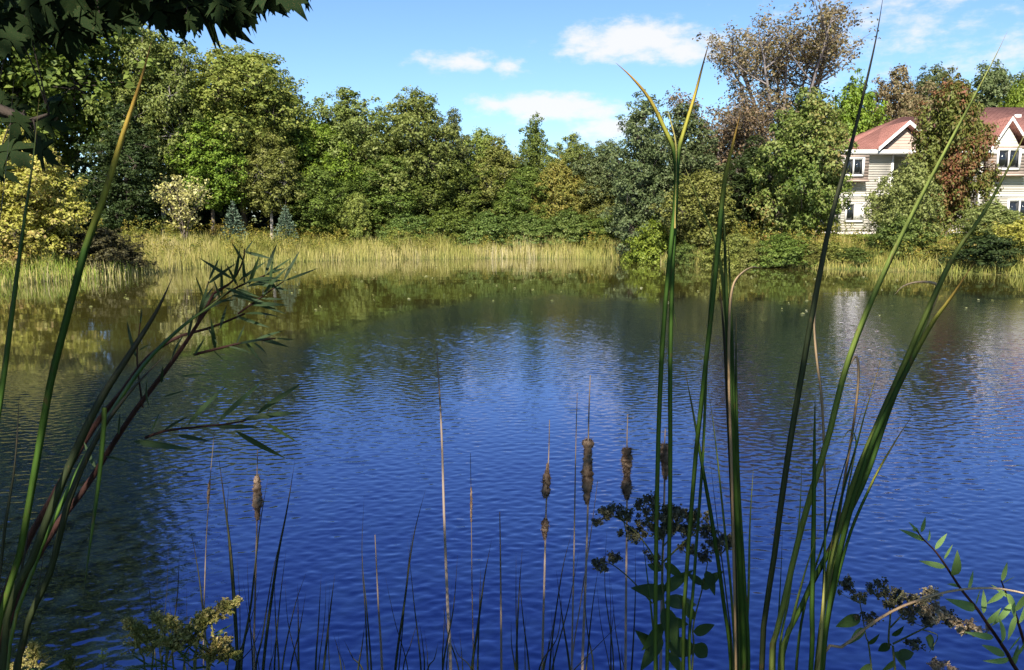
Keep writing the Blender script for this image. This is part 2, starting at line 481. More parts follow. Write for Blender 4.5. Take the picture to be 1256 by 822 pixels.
# ------------------------------------------------------------------ trees
def leaf_cards(centers, radii, per, size, rng, up=.45, aspect=.62, squash=.8, jitter=.4, out=None):
    """leaves set round every twig end as a loose tuft, most on its upper and outer side; returns verts and quads"""
    centers = np.asarray(centers); radii = np.asarray(radii)
    n = len(centers) * per
    c = np.repeat(centers, per, axis=0); r = np.repeat(radii, per)
    o = np.repeat(out, per, axis=0) if out is not None else np.zeros((n, 3))
    d = rng.normal(size=(n, 3)) + o * .55 + np.array([0, 0, .45]); d /= np.linalg.norm(d, axis=1)[:, None]
    rr = r * rng.random(n) ** .5 * np.where(rng.random(n) < .12, 1.45, 1.0)
    pos = c + d * rr[:, None] * np.array([1, 1, squash])
    nrm = d * .8 + o * .3 + rng.normal(size=(n, 3)) * .42 + np.array([0, 0, up])
    nrm /= np.linalg.norm(nrm, axis=1)[:, None]
    a = rng.normal(size=(n, 3)); a -= nrm * (a * nrm).sum(1)[:, None]; a /= np.linalg.norm(a, axis=1)[:, None]
    b = np.cross(nrm, a)
    L = size * (1 + jitter * (rng.random(n) * 2 - 1))
    W = L * aspect * (.8 + .4 * rng.random(n))
    bend = nrm * (L * .18)[:, None]
    v = np.stack([pos - a * L[:, None] * .5 - bend, pos + b * W[:, None] * .5 + bend * .3, pos + a * L[:, None] * .5 - bend, pos - b * W[:, None] * .5 + bend * .3], axis=1).reshape(-1, 3)
    q = np.arange(n * 4).reshape(-1, 4)
    return v, q

def fib(n, rng):
    i = np.arange(n) + .5
    ph = np.arccos(1 - 2 * i / n); th = math.pi * (1 + 5 ** .5) * i + rng.random() * 6.28
    return np.stack([np.cos(th) * np.sin(ph), np.sin(th) * np.sin(ph), np.cos(ph)], axis=1)

def profile(kind, t):
    if kind == 'broad': return max(.1, math.sin(math.pi * min(1, max(0, .12 + .83 * t))) ** .6)
    if kind == 'oval': return max(.1, math.sin(math.pi * min(1, max(0, .18 + .78 * t))) ** .75)
    if kind == 'cone': return max(.08, (1 - t) ** .75 * .95 + .05)
    if kind == 'shrub': return max(.25, (1 - t * t) ** .5)
    return 1.0

def tree_protos(seed, H, Rad, kind='broad', base=.15, lobes=13, leaf=.235, per=42, clump=.62, density=1.0, sides=6, trunk_r=None, up=.5, limbs=True, fill=True):
    """a tree of height H and crown radius Rad: one trunk mesh (with limbs and twigs) and one crown mesh (leaves)"""
    rng = np.random.default_rng(seed)
    T = Geo(); tr = trunk_r or H * .016
    lean = rng.normal(size=2) * .02 * H
    zt = np.linspace(0, 1, 9)
    tx = lean[0] * zt ** 2 + rng.normal(size=9) * .008 * H * zt; ty = lean[1] * zt ** 2 + rng.normal(size=9) * .008 * H * zt
    trunk = np.stack([tx, ty, zt * H * .9], axis=1)
    trad = tr * (1 - .85 * zt); trad[0] *= 1.35
    T.tube(trunk, trad, 8)
    def trunk_at(z):
        s = min(max(z / (H * .9), 0), 1) * 8; i = min(int(s), 7); f = s - i
        return trunk[i] * (1 - f) + trunk[i + 1] * f
    cs, rs, os_ = [], [], []
    lc = []
    for i in range(lobes):
        t = (i + .5) / lobes
        t = t ** .9
        z = H * (base + (1 - base) * t * .92)
        ang = i * 2.39996 + rng.random() * .8
        pr = profile(kind, t)
        lr = Rad * (.27 + .27 * rng.random()) * (.55 + .45 * pr) * (1 - .25 * t)
        rd = max(0, Rad * pr * (.9 + .25 * rng.random()) - lr)
        if i == lobes - 1: rd *= .2; z = H - lr * .9
        c0 = trunk_at(z)
        c = np.array([c0[0] + math.cos(ang) * rd, c0[1] + math.sin(ang) * rd, min(z, H - lr * .85)])
        lc.append((c, lr))
    if fill:   # the heart of the crown
        for t in np.linspace(.12, .8, 5):
            z = H * (base + (1 - base) * t)
            lc.append((trunk_at(z) + np.array([0, 0, 0]), Rad * .42 * profile(kind, t)))
    for c, lr in lc:
        st = trunk_at(max(.08 * H, c[2] - lr * .5 - .22 * np.hypot(*(c[:2] - trunk_at(c[2])[:2])) - .04 * H))
        mid = (st + c) / 2 + np.array([0, 0, -.12 * np.linalg.norm(c - st)]) + rng.normal(size=3) * .08 * lr
        lr0 = tr * (.20 + .25 * (1 - st[2] / H))
        T.tube(spline([st, mid, c], 6), np.linspace(lr0, lr0 * .35, 6), 5)
        n = max(6, int(density * 4 * math.pi * lr * lr / (clump * clump * 1.5)))
        dirs = fib(n, rng) + rng.normal(size=(n, 3)) * .16
        rad = lr * np.where(rng.random(n) < .1, 1.3, .6 + .55 * rng.random(n))
        pts = c + dirs * rad[:, None] * (.78 + .5 * rng.random(3)) * np.array([1, 1, .92])
        keep = (pts[:, 2] > H * base * .55) & (rng.random(n) > .12 + .18 * (dirs[:, 2] < -.3))
        pts = pts[keep]; os_.append((dirs / np.linalg.norm(dirs, axis=1)[:, None])[keep])
        if limbs:
            for p in pts[::3]:
                m2 = (c + p) / 2 + rng.normal(size=3) * .1 * lr
                T.tube(np.array([c, m2, p]), [lr0 * .3, lr0 * .2, lr0 * .08], 3)
        cs.append(pts); rs.append(clump * (.6 + .7 * rng.random(len(pts))))
    cs = np.concatenate(cs); rs = np.concatenate(rs)
    v, q = leaf_cards(cs, rs, per, leaf, rng, up=up, out=np.concatenate(os_))
    v[:, 2] = np.maximum(v[:, 2], .03)
    v2, q2 = v, q
    T_me = T.mesh('trunk_mesh', None, True)
    C_me = quick_mesh('crown_mesh', v2, q2)
    for me in (T_me, C_me): me.materials.append(M['bark'])
    return dict(trunk=T_me, crown=C_me, H=H, R=Rad)

def sparse_protos(seed, H, Rad, leaf=.2, stems=5, per=9, clump=.5, twigs=26):
    """thin-leaved tree: several rising stems, a haze of twigs, few leaves"""
    rng = np.random.default_rng(seed)
    T = Geo(); cs = []
    for s in range(stems):
        ang = s * 6.283 / stems + rng.random(); spread = Rad * (.25 + .6 * rng.random())
        top = np.array([math.cos(ang) * spread, math.sin(ang) * spread, H * (.78 + .2 * rng.random())])
        path = spline([np.array([math.cos(ang) * .1, math.sin(ang) * .1, 0]), np.array([top[0] * .25, top[1] * .25, H * .35]), np.array([top[0] * .7, top[1] * .7, H * .68]), top], 14)
        path += rng.normal(size=path.shape) * .05 * np.linspace(0, 1, 14)[:, None]
        T.tube(path, np.linspace(H * .011, H * .0016, 14), 6)
        for b in range(16):
            i = rng.integers(3, 13); p = path[i]
            a2 = rng.random() * 6.283; ln = Rad * (.25 + .45 * rng.random()) * (1.15 - i / 18)
            e = p + np.array([math.cos(a2) * ln, math.sin(a2) * ln, ln * (.55 + .6 * rng.random())])
            e[2] = min(e[2], H)
            br = spline([p, (p + e) / 2 + np.array([0, 0, -.1 * ln]), e], 6)
            T.tube(br, np.linspace(H * .0035, H * .0009, 6), 4)
            for k in range(twigs // 3):
                s0 = br[rng.integers(2, 6)]; dv = rng.normal(size=3) + np.array([0, 0, .5]); dv /= np.linalg.norm(dv)
                e2 = s0 + dv * (.35 + .6 * rng.random())
                T.tube(np.array([s0, (s0 + e2) / 2 + rng.normal(size=3) * .05, e2]), [.012, .009, .004], 3)
                cs.append(e2)
                if k % 2: cs.append((s0 + e2) / 2)
    cs = np.array(cs)
    v, q = leaf_cards(cs, np.full(len(cs), clump) * (.6 + .6 * rng.random(len(cs))), per, leaf, rng)
    T_me = T.mesh('trunk_mesh', None, True); C_me = quick_mesh('crown_mesh', v, q)
    for me in (T_me, C_me): me.materials.append(M['bark_grey'])
    return dict(trunk=T_me, crown=C_me, H=H, R=Rad)

def spruce_protos(seed, H, Rad):
    rng = np.random.default_rng(seed)
    T = Geo(); T.tube([(0, 0, 0), (0, 0, H * .5), (0, 0, H)], [H * .022, H * .013, .004], 7)
    vs = []
    tiers = 15
    for i in range(tiers):
        t = i / (tiers - 1)
        z = H * (.06 + .88 * t); rad = Rad * (1 - t) ** .85 + .05
        nb = max(4, int(11 * (1 - t) + 4))
        for k in range(nb):
            a = k * 6.283 / nb + i * .7 + rng.random() * .3
            ln = rad * (.82 + .3 * rng.random())
            dz = ln * (-.10 + .30 * t) + rng.normal() * .02
            s0 = np.array([0, 0, z]); e = np.array([math.cos(a) * ln, math.sin(a) * ln, z + dz])
            mid = (s0 + e) / 2 + np.array([0, 0, -.10 * ln])
            br = spline([s0, mid, e], 7)
            T.tube(br, np.linspace(.012, .004, 7), 3)
            for s in range(5 + int(60 * ln)):
                f = .15 + .85 * rng.random(); j = f * 6; i0 = min(int(j), 5); p = br[i0] * (1 - (j - i0)) + br[i0 + 1] * (j - i0)
                dirv = (e - s0) / (ln + 1e-6) * .7 + rng.normal(size=3) * .55; dirv[2] += .15; dirv /= np.linalg.norm(dirv)
                w = np.cross(dirv, rng.normal(size=3)); w /= np.linalg.norm(w) + 1e-9
                l2 = .07 + .08 * rng.random()
                vs.append([p - w * .02, p + dirv * l2 * .5 - w * .032, p + dirv * l2, p + dirv * l2 * .5 + w * .032])
    v = np.array(vs).reshape(-1, 3); q = np.arange(len(v)).reshape(-1, 4)
    T_me = T.mesh('trunk_mesh', None, True); C_me = quick_mesh('crown_mesh', v, q)
    for me in (T_me, C_me): me.materials.append(M['bark'])
    return dict(trunk=T_me, crown=C_me, H=H, R=Rad)

PROTO = {
    'broad1': tree_protos(1, 14, 4.6, 'broad', .10, 17),
    'broad2': tree_protos(2, 14, 4.6, 'broad', .14, 15),
    'broad3': tree_protos(3, 13, 4.4, 'broad', .06, 18),
    'high1': tree_protos(31, 15, 5.0, 'broad', .36, 17),
    'high2': tree_protos(32, 14, 4.2, 'oval', .34, 17),
    'oval1': tree_protos(4, 15, 3.8, 'oval', .10, 18),
    'oval2': tree_protos(5, 15, 3.8, 'oval', .06, 20),
    'oval3': tree_protos(6, 14, 3.6, 'oval', .16, 16),
    'tall': tree_protos(7, 21, 6.0, 'broad', .16, 22, leaf=.27, clump=.75),
    'maple': tree_protos(8, 8.5, 3.2, 'oval', .04, 20, leaf=.19, per=44, clump=.45),
    'maple2': tree_protos(9, 8.5, 3.0, 'oval', .10, 20, leaf=.19, per=44, clump=.45),
    'small': tree_protos(10, 5.2, 2.0, 'broad', .14, 14, leaf=.15, per=36, clump=.32),
    'airy': sparse_protos(40, 8, 4.5, leaf=.34, stems=4, per=3, clump=.5, twigs=15),
    'shrub1': tree_protos(12, 2.6, 1.9, 'shrub', .02, 13, leaf=.14, per=34, clump=.30, limbs=False, trunk_r=.05),
    'shrub2': tree_protos(13, 2.6, 1.9, 'shrub', .02, 15, leaf=.14, per=34, clump=.30, limbs=False, trunk_r=.05),
    'willow': tree_protos(14, 5.2, 2.1, 'oval', .02, 20, leaf=.15, per=34, clump=.34, trunk_r=.06, up=.2),
    'sparse': sparse_protos(15, 16, 5.4, leaf=.19, stems=11, per=6, clump=.5, twigs=36),
    'sparse2': sparse_protos(16, 9.5, 3.8, leaf=.17, stems=6, per=9, clump=.42, twigs=30),
    'spruce1': spruce_protos(17, 2.7, .85),
    'spruce2': spruce_protos(18, 2.6, 1.05),
}

def plant(name, proto, px, top, Y, hw, mat, label, cat='tree', group=None, bark='bark', bottom=None, rz=None):
    """stand a plant on the ground so that it rises to the height seen in the photograph"""
    p = PROTO[proto]
    x = (px - 628.0) / F * (Y / math.cos(PITCH)) * 1.0
    x = at(px, 285, Y).x
    z0 = gz(x, Y) - .05
    H = at(px, top, Y).z - z0
    Rad = (at(px + hw, 285, Y).x - x) * 1.1
    e = empty(name, (x, Y, z0), (px * 1.7) % 6.28 if rz is None else rz)
    e.scale = (Rad / p['R'], Rad / p['R'], H / p['H'])
    tag(e, label, cat, group)
    shrubby = cat in ('shrub', 'bush')
    t = link('stems' if shrubby else 'trunk', p['trunk'], e, M[bark])
    c = link('foliage' if shrubby else 'crown', p['crown'], e, M[mat])
    return e

WOOD = 'trees of the wood across the pond'
plant('cottonwood_tree', 'tall', 36, -330, 52, 168, 'green', 'tallest dark green cottonwood behind the yellow maple on the left bank', group=WOOD)
plant('maple_tree', 'maple', 28, 158, 34, 62, 'yellow', 'golden yellow maple turning orange at its edge on the left bank')
plant('willow_tree', 'oval1', 160, 130, 48.5, 48, 'dark', 'dark shaded grey-green willow right of the yellow maple', group=WOOD)
plant('poplar_tree', 'high1', 202, 42, 52, 60, 'poplar', 'pale olive poplar whose top meets the overhanging maple leaves', group=WOOD, bark='bark_pale')
plant('cottonwood_tree', 'high1', 300, 60, 55, 82, 'yellowgreen', 'big rounded yellow-green cottonwood against open sky on the left', group=WOOD)
plant('cottonwood_tree', 'oval3', 355, 98, 60, 42, 'poplar', 'slim grey-green cottonwood on the right shoulder of the big yellow-green one', group=WOOD)
plant('maple_tree', 'high2', 262, 138, 52, 46, 'bright', 'bright green maple above the pale autumn sapling', group=WOOD)
plant('elm_tree', 'high2', 334, 160, 53, 38, 'olive', 'olive elm with a pale bare trunk above the two spruces', group=WOOD, bark='bark_pale')
plant('cottonwood_tree', 'broad2', 432, 108, 60, 58, 'poplar', 'pale green cottonwood forming the left half of the wide central crown', group=WOOD)
plant('cottonwood_tree', 'broad1', 510, 112, 59, 58, 'poplar', 'pale green cottonwood forming the right half of the wide central crown', group=WOOD)
plant('poplar_tree', 'oval1', 556, 135, 61, 26, 'grey', 'narrow grey poplar at the right edge of the wide central crown', group=WOOD)
plant('ash_tree', 'broad3', 398, 150, 57.5, 46, 'bright', 'fresh green ash in front of the central crowns, left side', group=WOOD)
plant('ash_tree', 'broad3', 388, 205, 55, 42, 'green', 'low dark green ash just right of the right-hand spruce', group=WOOD)
plant('box_elder_tree', 'broad2', 470, 185, 58, 52, 'green', 'mid green box elder below the wide central crown', group=WOOD)
plant('box_elder_tree', 'broad3', 545, 188, 59, 45, 'green', 'dark green box elder below the right edge of the central crown', group=WOOD)
plant('ash_tree', 'broad1', 592, 160, 62, 40, 'yellowgreen', 'yellow-green ash in the dip of the skyline', group=WOOD)
plant('elm_tree', 'oval3', 618, 172, 60, 36, 'olive', 'brownish olive elm thinning at the top, centre of the far shore', group=WOOD, bark='bark_pale')
plant('poplar_tree', 'oval2', 656, 142, 64, 24, 'green', 'pointed green poplar standing up from the middle of the skyline', group=WOOD)
plant('elm_tree', 'broad2', 700, 164, 61, 42, 'poplar', 'olive elm right of the pointed poplar', group=WOOD)
plant('cherry_tree', 'maple2', 682, 196, 58, 30, 'orange', 'small orange-tinged cherry in the middle of the far wood', group=WOOD)
plant('elm_tree', 'broad1', 742, 174, 59, 42, 'grey', 'grey-green elm left of the dense blue-green poplars', group=WOOD)
plant('box_elder_tree', 'broad3', 640, 205, 58.5, 38, 'green', 'low green box elder behind the central bushes', group=WOOD)
plant('elm_tree', 'broad3', 722, 215, 58.5, 34, 'olive', 'low olive elm behind the bushes left of the blue-green poplars', group=WOOD)
plant('white_poplar_tree', 'oval2', 790, 118, 50, 44, 'blue', 'dense blue-green poplar at the left end of the right-hand wood', group=WOOD)
plant('white_poplar_tree', 'oval1', 838, 128, 51.5, 50, 'blue', 'dense blue-green poplar behind the forked cattail tips', group=WOOD)
plant('ash_tree', 'sparse2', 886, 118, 54, 66, 'brown', 'low ash with thin brown leaves below the bare-topped tree', group=WOOD, bark='bark_grey')
plant('honey_locust_tree', 'sparse', 955, 6, 62, 92, 'brown', 'tallest thin-leaved brown tree with sky showing through its branches', group=WOOD, bark='bark_grey')
plant('maple_tree', 'maple', 980, 112, 47, 54, 'maplegreen', 'rounded green maple with a reddish top left of the house')
plant('crab_apple_tree', 'small', 858, 212, 46.5, 42, 'olive', 'small olive crab apple at the shore below the blue-green poplars')
plant('poplar_tree', 'oval3', 915, 172, 51, 38, 'dark', 'dark green poplar between the blue-green poplars and the rounded maple', group=WOOD)
plant('maple_tree', 'maple2', 1036, 96, 61, 38, 'bright', 'bright green maple rising behind the left end of the house roof')
plant('oak_tree', 'broad2', 1092, 80, 65, 46, 'brown', 'rusty brown oak rising behind the house roof')
plant('oak_tree', 'broad1', 1130, 84, 76, 48, 'grey', 'grey-green oak behind the reddish maple, left of two', group='oaks behind the house')
plant('oak_tree', 'broad3', 1200, 80, 76, 50, 'grey', 'grey-green oak behind the roof left of the round yellow-green tree', group='oaks behind the house')
plant('oak_tree', 'broad2', 1252, 76, 76, 44, 'green', 'dark green oak above the roof at the right edge', group='oaks behind the house')
plant('linden_tree', 'maple', 1236, 102, 68, 30, 'bright', 'round yellow-green linden just above the right-hand roof')
plant('maple_tree', 'maple2', 1160, 92, 48, 41, 'redgreen', 'maple turning red on top standing in front of the house')
plant('willow_shrub', 'willow', 1108, 198, 43, 37, 'willowshrub', 'tall feathery grey-green willow shrub in front of the house at the water', 'shrub')
plant('willow_shrub', 'shrub1', 1104, 268, 41.5, 36, 'shrub', 'low green bush at the foot of the tall feathery willow shrub', 'shrub')
plant('willow_shrub', 'willow', 1212, 248, 41, 36, 'willowshrub', 'broad willow shrub at the water below the right-hand window bay', 'shrub')
plant('sumac_shrub', 'shrub2', 1252, 272, 38, 34, 'yellow', 'yellow autumn shrub at the right edge of the picture', 'shrub')
plant('dogwood_shrub', 'shrub1', 1215, 290, 37.5, 44, 'dark', 'dark low bush overhanging the water at the right edge', 'shrub')
for px, top, hw, Y, mt, lab in [
        (500, 264, 32, 55.5, 'shrub', 'leftmost of the green bushes lining the foot of the central wood'),
        (548, 260, 32, 56, 'green', 'darkest round green bush below the central wood'),
        (600, 263, 33, 55.6, 'shrub', 'green bush below the dip of the skyline'),
        (652, 266, 32, 55.5, 'shrub', 'fresh green bush below the pointed poplar'),
        (700, 261, 32, 55.8, 'shrub', 'green bush below the orange-tinged cherry'),
        (742, 265, 28, 55.4, 'green', 'rightmost green bush beside the blue-green poplars')]:
    plant('dogwood_shrub', 'shrub1' if int(px) % 4 else 'shrub2', px, top, Y, hw, mt, lab, 'shrub', 'bushes at the foot of the wood')
plant('poplar_sapling', 'small', 437, 238, 54, 18, 'yellowgreen', 'slim yellow-green sapling between the right spruce and the central bushes', 'tree')
plant('crab_apple_tree', 'airy', 226, 220, 47.5, 40, 'pale', 'small pale yellow autumn tree standing alone before the dark wood', 'tree')
plant('spruce_tree', 'spruce1', 287, 245, 50, 16, 'spruce', 'slim young blue spruce, the left of two')
plant('spruce_tree', 'spruce2', 351, 251, 51.5, 16, 'spruce', 'broader young blue spruce, the right of two')
plant('bramble_shrub', 'shrub2', 118, 283, 35.5, 46, 'bush_brown', 'dark brownish bramble at the water on the left bank', 'shrub')
plant('bramble_shrub', 'shrub1', 60, 285, 35.5, 36, 'olive', 'olive bramble beside the dark one on the left bank', 'shrub')
plant('goldenrod_shrub', 'shrub1', 492, 281, 54, 22, 'yellowgreen', 'low yellow-green bush among the reeds below the central crown', 'shrub')
plant('dogwood_shrub', 'shrub2', 962, 291, 42, 34, 'green', 'low green bush at the water below the rounded maple', 'shrub')
plant('dogwood_shrub', 'shrub1', 905, 288, 43.5, 24, 'olive', 'low olive bush at the water left of the rounded maple', 'shrub')
plant('dogwood_shrub', 'shrub2', 1022, 298, 41.8, 20, 'yellowgreen', 'small yellowish bush at the water below the left end of the house', 'shrub')
plant('dogwood_shrub', 'shrub1', 800, 272, 48.5, 30, 'bright', 'small fresh green bush at the foot of the blue-green poplars', 'shrub')
plant('dogwood_shrub', 'shrub1', 1160, 300, 39.8, 26, 'olive', 'low olive bush between the two willow shrubs', 'shrub')

for px, top, hw, Y, mt, lab in [(882, 298, 24, 43.2, 'yellowgreen', 'small yellowish weed clump at the water right of the crab apple'), (932, 300, 20, 42.2, 'olive', 'small olive weed clump just left of the low green bush'),
        (998, 300, 22, 41.8, 'olive', 'small olive weed clump just right of the low green bush'), (1050, 304, 24, 41.2, 'shrub', 'low green weed clump at the water below the lower left house window'),
        (1185, 306, 22, 39.4, 'yellowgreen', 'low yellowish weed clump at the water between the right-hand shrubs'), (842, 300, 20, 45.2, 'shrub', 'low green weed clump at the shore below the forked cattail tips')]:
    plant('weed_clump', 'shrub1' if int(px) % 4 else 'shrub2', px, top, Y, hw, mt, lab, 'shrub', 'weed clumps on the right bank')

def build_back_wood():
    rng = np.random.default_rng(77)
    cs, rs = [], []
    def skyline(px):   # keep the depth of the wood below the skyline of its front trees
        xs = [-400, 0, 120, 250, 360, 420, 540, 600, 760, 800, 900, 1000, 1100, 1400]
        ys = [0, 20, 70, 90, 130, 135, 150, 195, 198, 165, 150, 130, 125, 110]
        return np.interp(px, xs, ys)
    for k in range(70):
        px = -420 + k * 1950 / 70 + rng.normal() * 10
        Y = 63 + 22 * rng.random()
        if 1010 < px < 1300: Y = 72 + 10 * rng.random()
        x = at(px, 285, Y).x; top = at(px, skyline(px) + 6 + 26 * rng.random(), Y).z
        rad = 3.2 + rng.random() * 1.5
        n = 95
        d = fib(n, rng) + rng.normal(size=(n, 3)) * .25
        zc = (top + 1.0) / 2
        p = np.array([x, Y, zc]) + d * np.array([rad, rad, (top - 1) / 2]) * (.7 + .3 * rng.random(n))[:, None]
        p[:, 2] = np.clip(p[:, 2], 1.2, top - .3)
        cs.append(p); rs.append(.8 + .6 * rng.random(n))
    for k in range(260):      # understorey
        px = -420 + 1950 * rng.random(); Y = 60 + 10 * rng.random()
        if 1010 < px < 1330: Y += 10
        x = at(px, 285, Y).x; n = 14
        p = np.array([x, Y, 1.4]) + np.column_stack([rng.normal(size=(n, 2)) * 1.0, rng.random(n) * 4.2])
        cs.append(p); rs.append(.7 + .5 * rng.random(n))
    v, q = leaf_cards(np.concatenate(cs), np.concatenate(rs), 10, .6, rng)
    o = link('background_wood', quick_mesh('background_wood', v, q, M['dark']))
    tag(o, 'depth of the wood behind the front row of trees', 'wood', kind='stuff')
build_back_wood()

# ------------------------------------------------------------------ reeds and grasses round the pond
def blades(xy, zs, hgt, wid, rng, lean=.12, seg=1):
    n = len(xy)
    a = rng.random(n) * 6.283
    l = rng.normal(size=(n, 2)) * lean * hgt[:, None]
    base = np.column_stack([xy, zs])
    w = np.column_stack([np.cos(a), np.sin(a), np.zeros(n)]) * wid[:, None] * .5
    mid = base + np.column_stack([l * .3, hgt * .55]); tip = base + np.column_stack([l, hgt])
    v = np.stack([base - w, base + w, mid + w * .9, mid - w * .9, tip], axis=1).reshape(-1, 3)
    i = np.arange(n)[:, None] * 5
    return v, i + np.array([[0, 1, 2, 3]]), i + np.array([[3, 2, 4]])

def scatter(n, x0, x1, y0, y1, lo, hi, rng, keep=None):
    x = x0 + (x1 - x0) * rng.random(n); y = y0 + (y1 - y0) * rng.random(n)
    sd = shore_distance(x, y)
    ok = (sd > lo) & (sd < hi)
    if keep is not None: ok &= keep(x, y, sd)
    return np.column_stack([x[ok], y[ok]]), sd[ok]

def patchy(x, y, s=1.0, ph=0.0):
    return .5 + .25 * np.sin(x * .8 * s + ph + 2 * np.sin(y * .31 * s)) + .25 * np.sin(x * 2.3 * s + y * 1.1 * s + ph * 2)

HX0, HX1, HY0 = 20.0, 46.0, 52.0
def grass_object(name, mat, label, n, box, lo, hi, h0, h1, w0, w1, seed, keep=None, lean=.12):
    rng = np.random.default_rng(seed)
    xy, sd = scatter(n, *box, lo, hi, rng, keep)
    pt = patchy(xy[:, 0], xy[:, 1], ph=seed)
    h = (h0 + (h1 - h0) * rng.random(len(xy))) * (.5 + .6 * pt) * (.8 + .35 * patchy(xy[:, 0], xy[:, 1], 3.1, seed * 2.0))
    w = w0 + (w1 - w0) * rng.random(len(xy))
    v, q, t = blades(xy, ground_z(xy[:, 0], xy[:, 1]) - .02, h, w, rng, lean)
    o = link(name, quick_mesh(name, v, [q, t], M[mat]))
    tag(o, label, 'grass', kind='stuff')
    return o
rx = lambda x, y, sd: (y > 26) & (x < 11)
grass_object('reeds', 'reed', 'golden reeds standing along the far waterline', 110000, (-26, 11, 26, 58), -.5, 3.4, .6, 1.25, .012, .03, 21, rx, .13)
grass_object('meadow_grass', 'meadow', 'tall yellowing meadow grass between the reeds and the wood', 105000, (-40, 14, 28, 66), 2.2, 11, .35, .85, .015, .035, 22, lambda x, y, sd: y > 28, .16)
lawn = lambda x, y, sd: (y > 25) & (x > 10) & ~((x > HX0) & (y > HY0))
grass_object('bank_weeds', 'meadow', 'golden weeds and grass on the bank below the house', 70000, (10, 34, 26, 52), -.2, 6.5, .25, .85, .012, .035, 23, lawn, .3)
grass_object('bank_grass', 'bank', 'green grass on the near left bank', 60000, (-34, -13, 14, 36), -.3, 7, .4, .9, .015, .035, 24, lambda x, y, sd: x < -.45 * y, .22)
grass_object('lawn_grass', 'bank', 'mown lawn in front of the house', 60000, (10, 42, 38, 56), 6, 16, .10, .2, .02, .04, 25, lawn, .3)

def build_weeds():
    """leafy weeds, asters and goldenrod mixed into the grass of the far bank"""
    rng = np.random.default_rng(91)
    xy, sd = scatter(9000, -34, 34, 26, 60, .1, 7.5, rng, lambda x, y, sd: y > 26)
    keep = patchy(xy[:, 0], xy[:, 1], 1.4, 4.0) > .42
    xy = xy[keep]
    n = len(xy); z = ground_z(xy[:, 0], xy[:, 1])
    cs = []
    for k in range(3): cs.append(np.column_stack([xy + rng.normal(size=(n, 2)) * .12, z + .25 + (.25 + .45 * rng.random(n)) * (k + .6) / 1.6]))
    v, q = leaf_cards(np.concatenate(cs), np.full(n * 3, .22), 9, .10, rng)
    o = link('bank_weeds', quick_mesh('bank_weeds', v, q, M['weeds']))
    tag(o, 'leafy olive and yellow weeds mixed into the far bank grass', 'weeds', kind='stuff')
M['weeds'] = leaf_mat('bank_weed_leaves', [(.05, .075, .014), (.13, .15, .025), (.28, .25, .04), (.24, .14, .06)], patch=.65, patch_scale=.45)
build_weeds()

# ------------------------------------------------------------------ the house
def plain(name, c0, c1, scale=3.0, rough=.7, spec=.3, bump=0.0):
    m, nt, out = new_mat(name)
    tc = nt.nodes.new('ShaderNodeTexCoord')
    n = noise(nt, scale, 5, .6, tc.outputs['Object'])
    b = principled(nt, out, rough, spec)
    nt.links.new(ramp(nt, [(.3, c0), (.7, c1)], n), b.inputs['Base Color'])
    if bump:
        bu = nt.nodes.new('ShaderNodeBump'); bu.inputs['Strength'].default_value = bump; bu.inputs['Distance'].default_value = .01
        nt.links.new(n, bu.inputs['Height']); nt.links.new(bu.outputs[0], b.inputs['Normal'])
    return m
M['siding'] = plain('siding', (.46, .42, .36), (.58, .54, .47), .9)
M['siding_tan'] = plain('siding_tan', (.34, .26, .21), (.42, .33, .27), 1.5)
M['trim'] = plain('trim', (.58, .56, .52), (.68, .66, .62), 4)
M['dull_beige'] = plain('soffit', (.42, .38, .34), (.5, .46, .42), 4)  # duller beige than the trim, on soffit and foundation
def roof_material():
    m, nt, out = new_mat('roof_shingle')
    tc = nt.nodes.new('ShaderNodeTexCoord')
    br = nt.nodes.new('ShaderNodeTexBrick')
    br.inputs['Scale'].default_value = 1.0; br.inputs['Brick Width'].default_value = .32; br.inputs['Row Height'].default_value = .14
    br.inputs['Mortar Size'].default_value = .012
    br.inputs['Color1'].default_value = (.25, .112, .09, 1); br.inputs['Color2'].default_value = (.32, .15, .12, 1); br.inputs['Mortar'].default_value = (.09, .03, .025, 1)
    nt.links.new(tc.outputs['Object'], br.inputs['Vector'])
    n = noise(nt, .8, 6, .65, tc.outputs['Object'])
    mx = nt.nodes.new('ShaderNodeMix'); mx.data_type = 'RGBA'; mx.blend_type = 'MULTIPLY'; mx.inputs['Factor'].default_value = .5
    nt.links.new(br.outputs[0], mx.inputs['A']); nt.links.new(ramp(nt, [(.3, (.6, .6, .6)), (.7, (1, 1, 1))], n), mx.inputs['B'])
    b = principled(nt, out, .9, .15)
    nt.links.new(mx.outputs['Result'], b.inputs['Base Color'])
    return m
M['roof'] = roof_material()
def glass_material():
    m, nt, out = new_mat('window_glass')
    b = principled(nt, out, .04, .6)
    b.inputs['Base Color'].default_value = (.012, .014, .016, 1)
    return m
M['glass'] = glass_material()
M['blind'] = plain('blind', (.55, .54, .50), (.62, .60, .56), 2)

house = empty('apartment_house', (30, 53, gz(30, 53)))
tag(house, 'two-storey white clapboard apartment house with red-brown roof among trees', 'house')
HZ = house.location.z
def hp(px, py, Y):   # house-local point
    p = at(px, py, Y); return p.x - house.location.x, Y - house.location.y, p.z - HZ

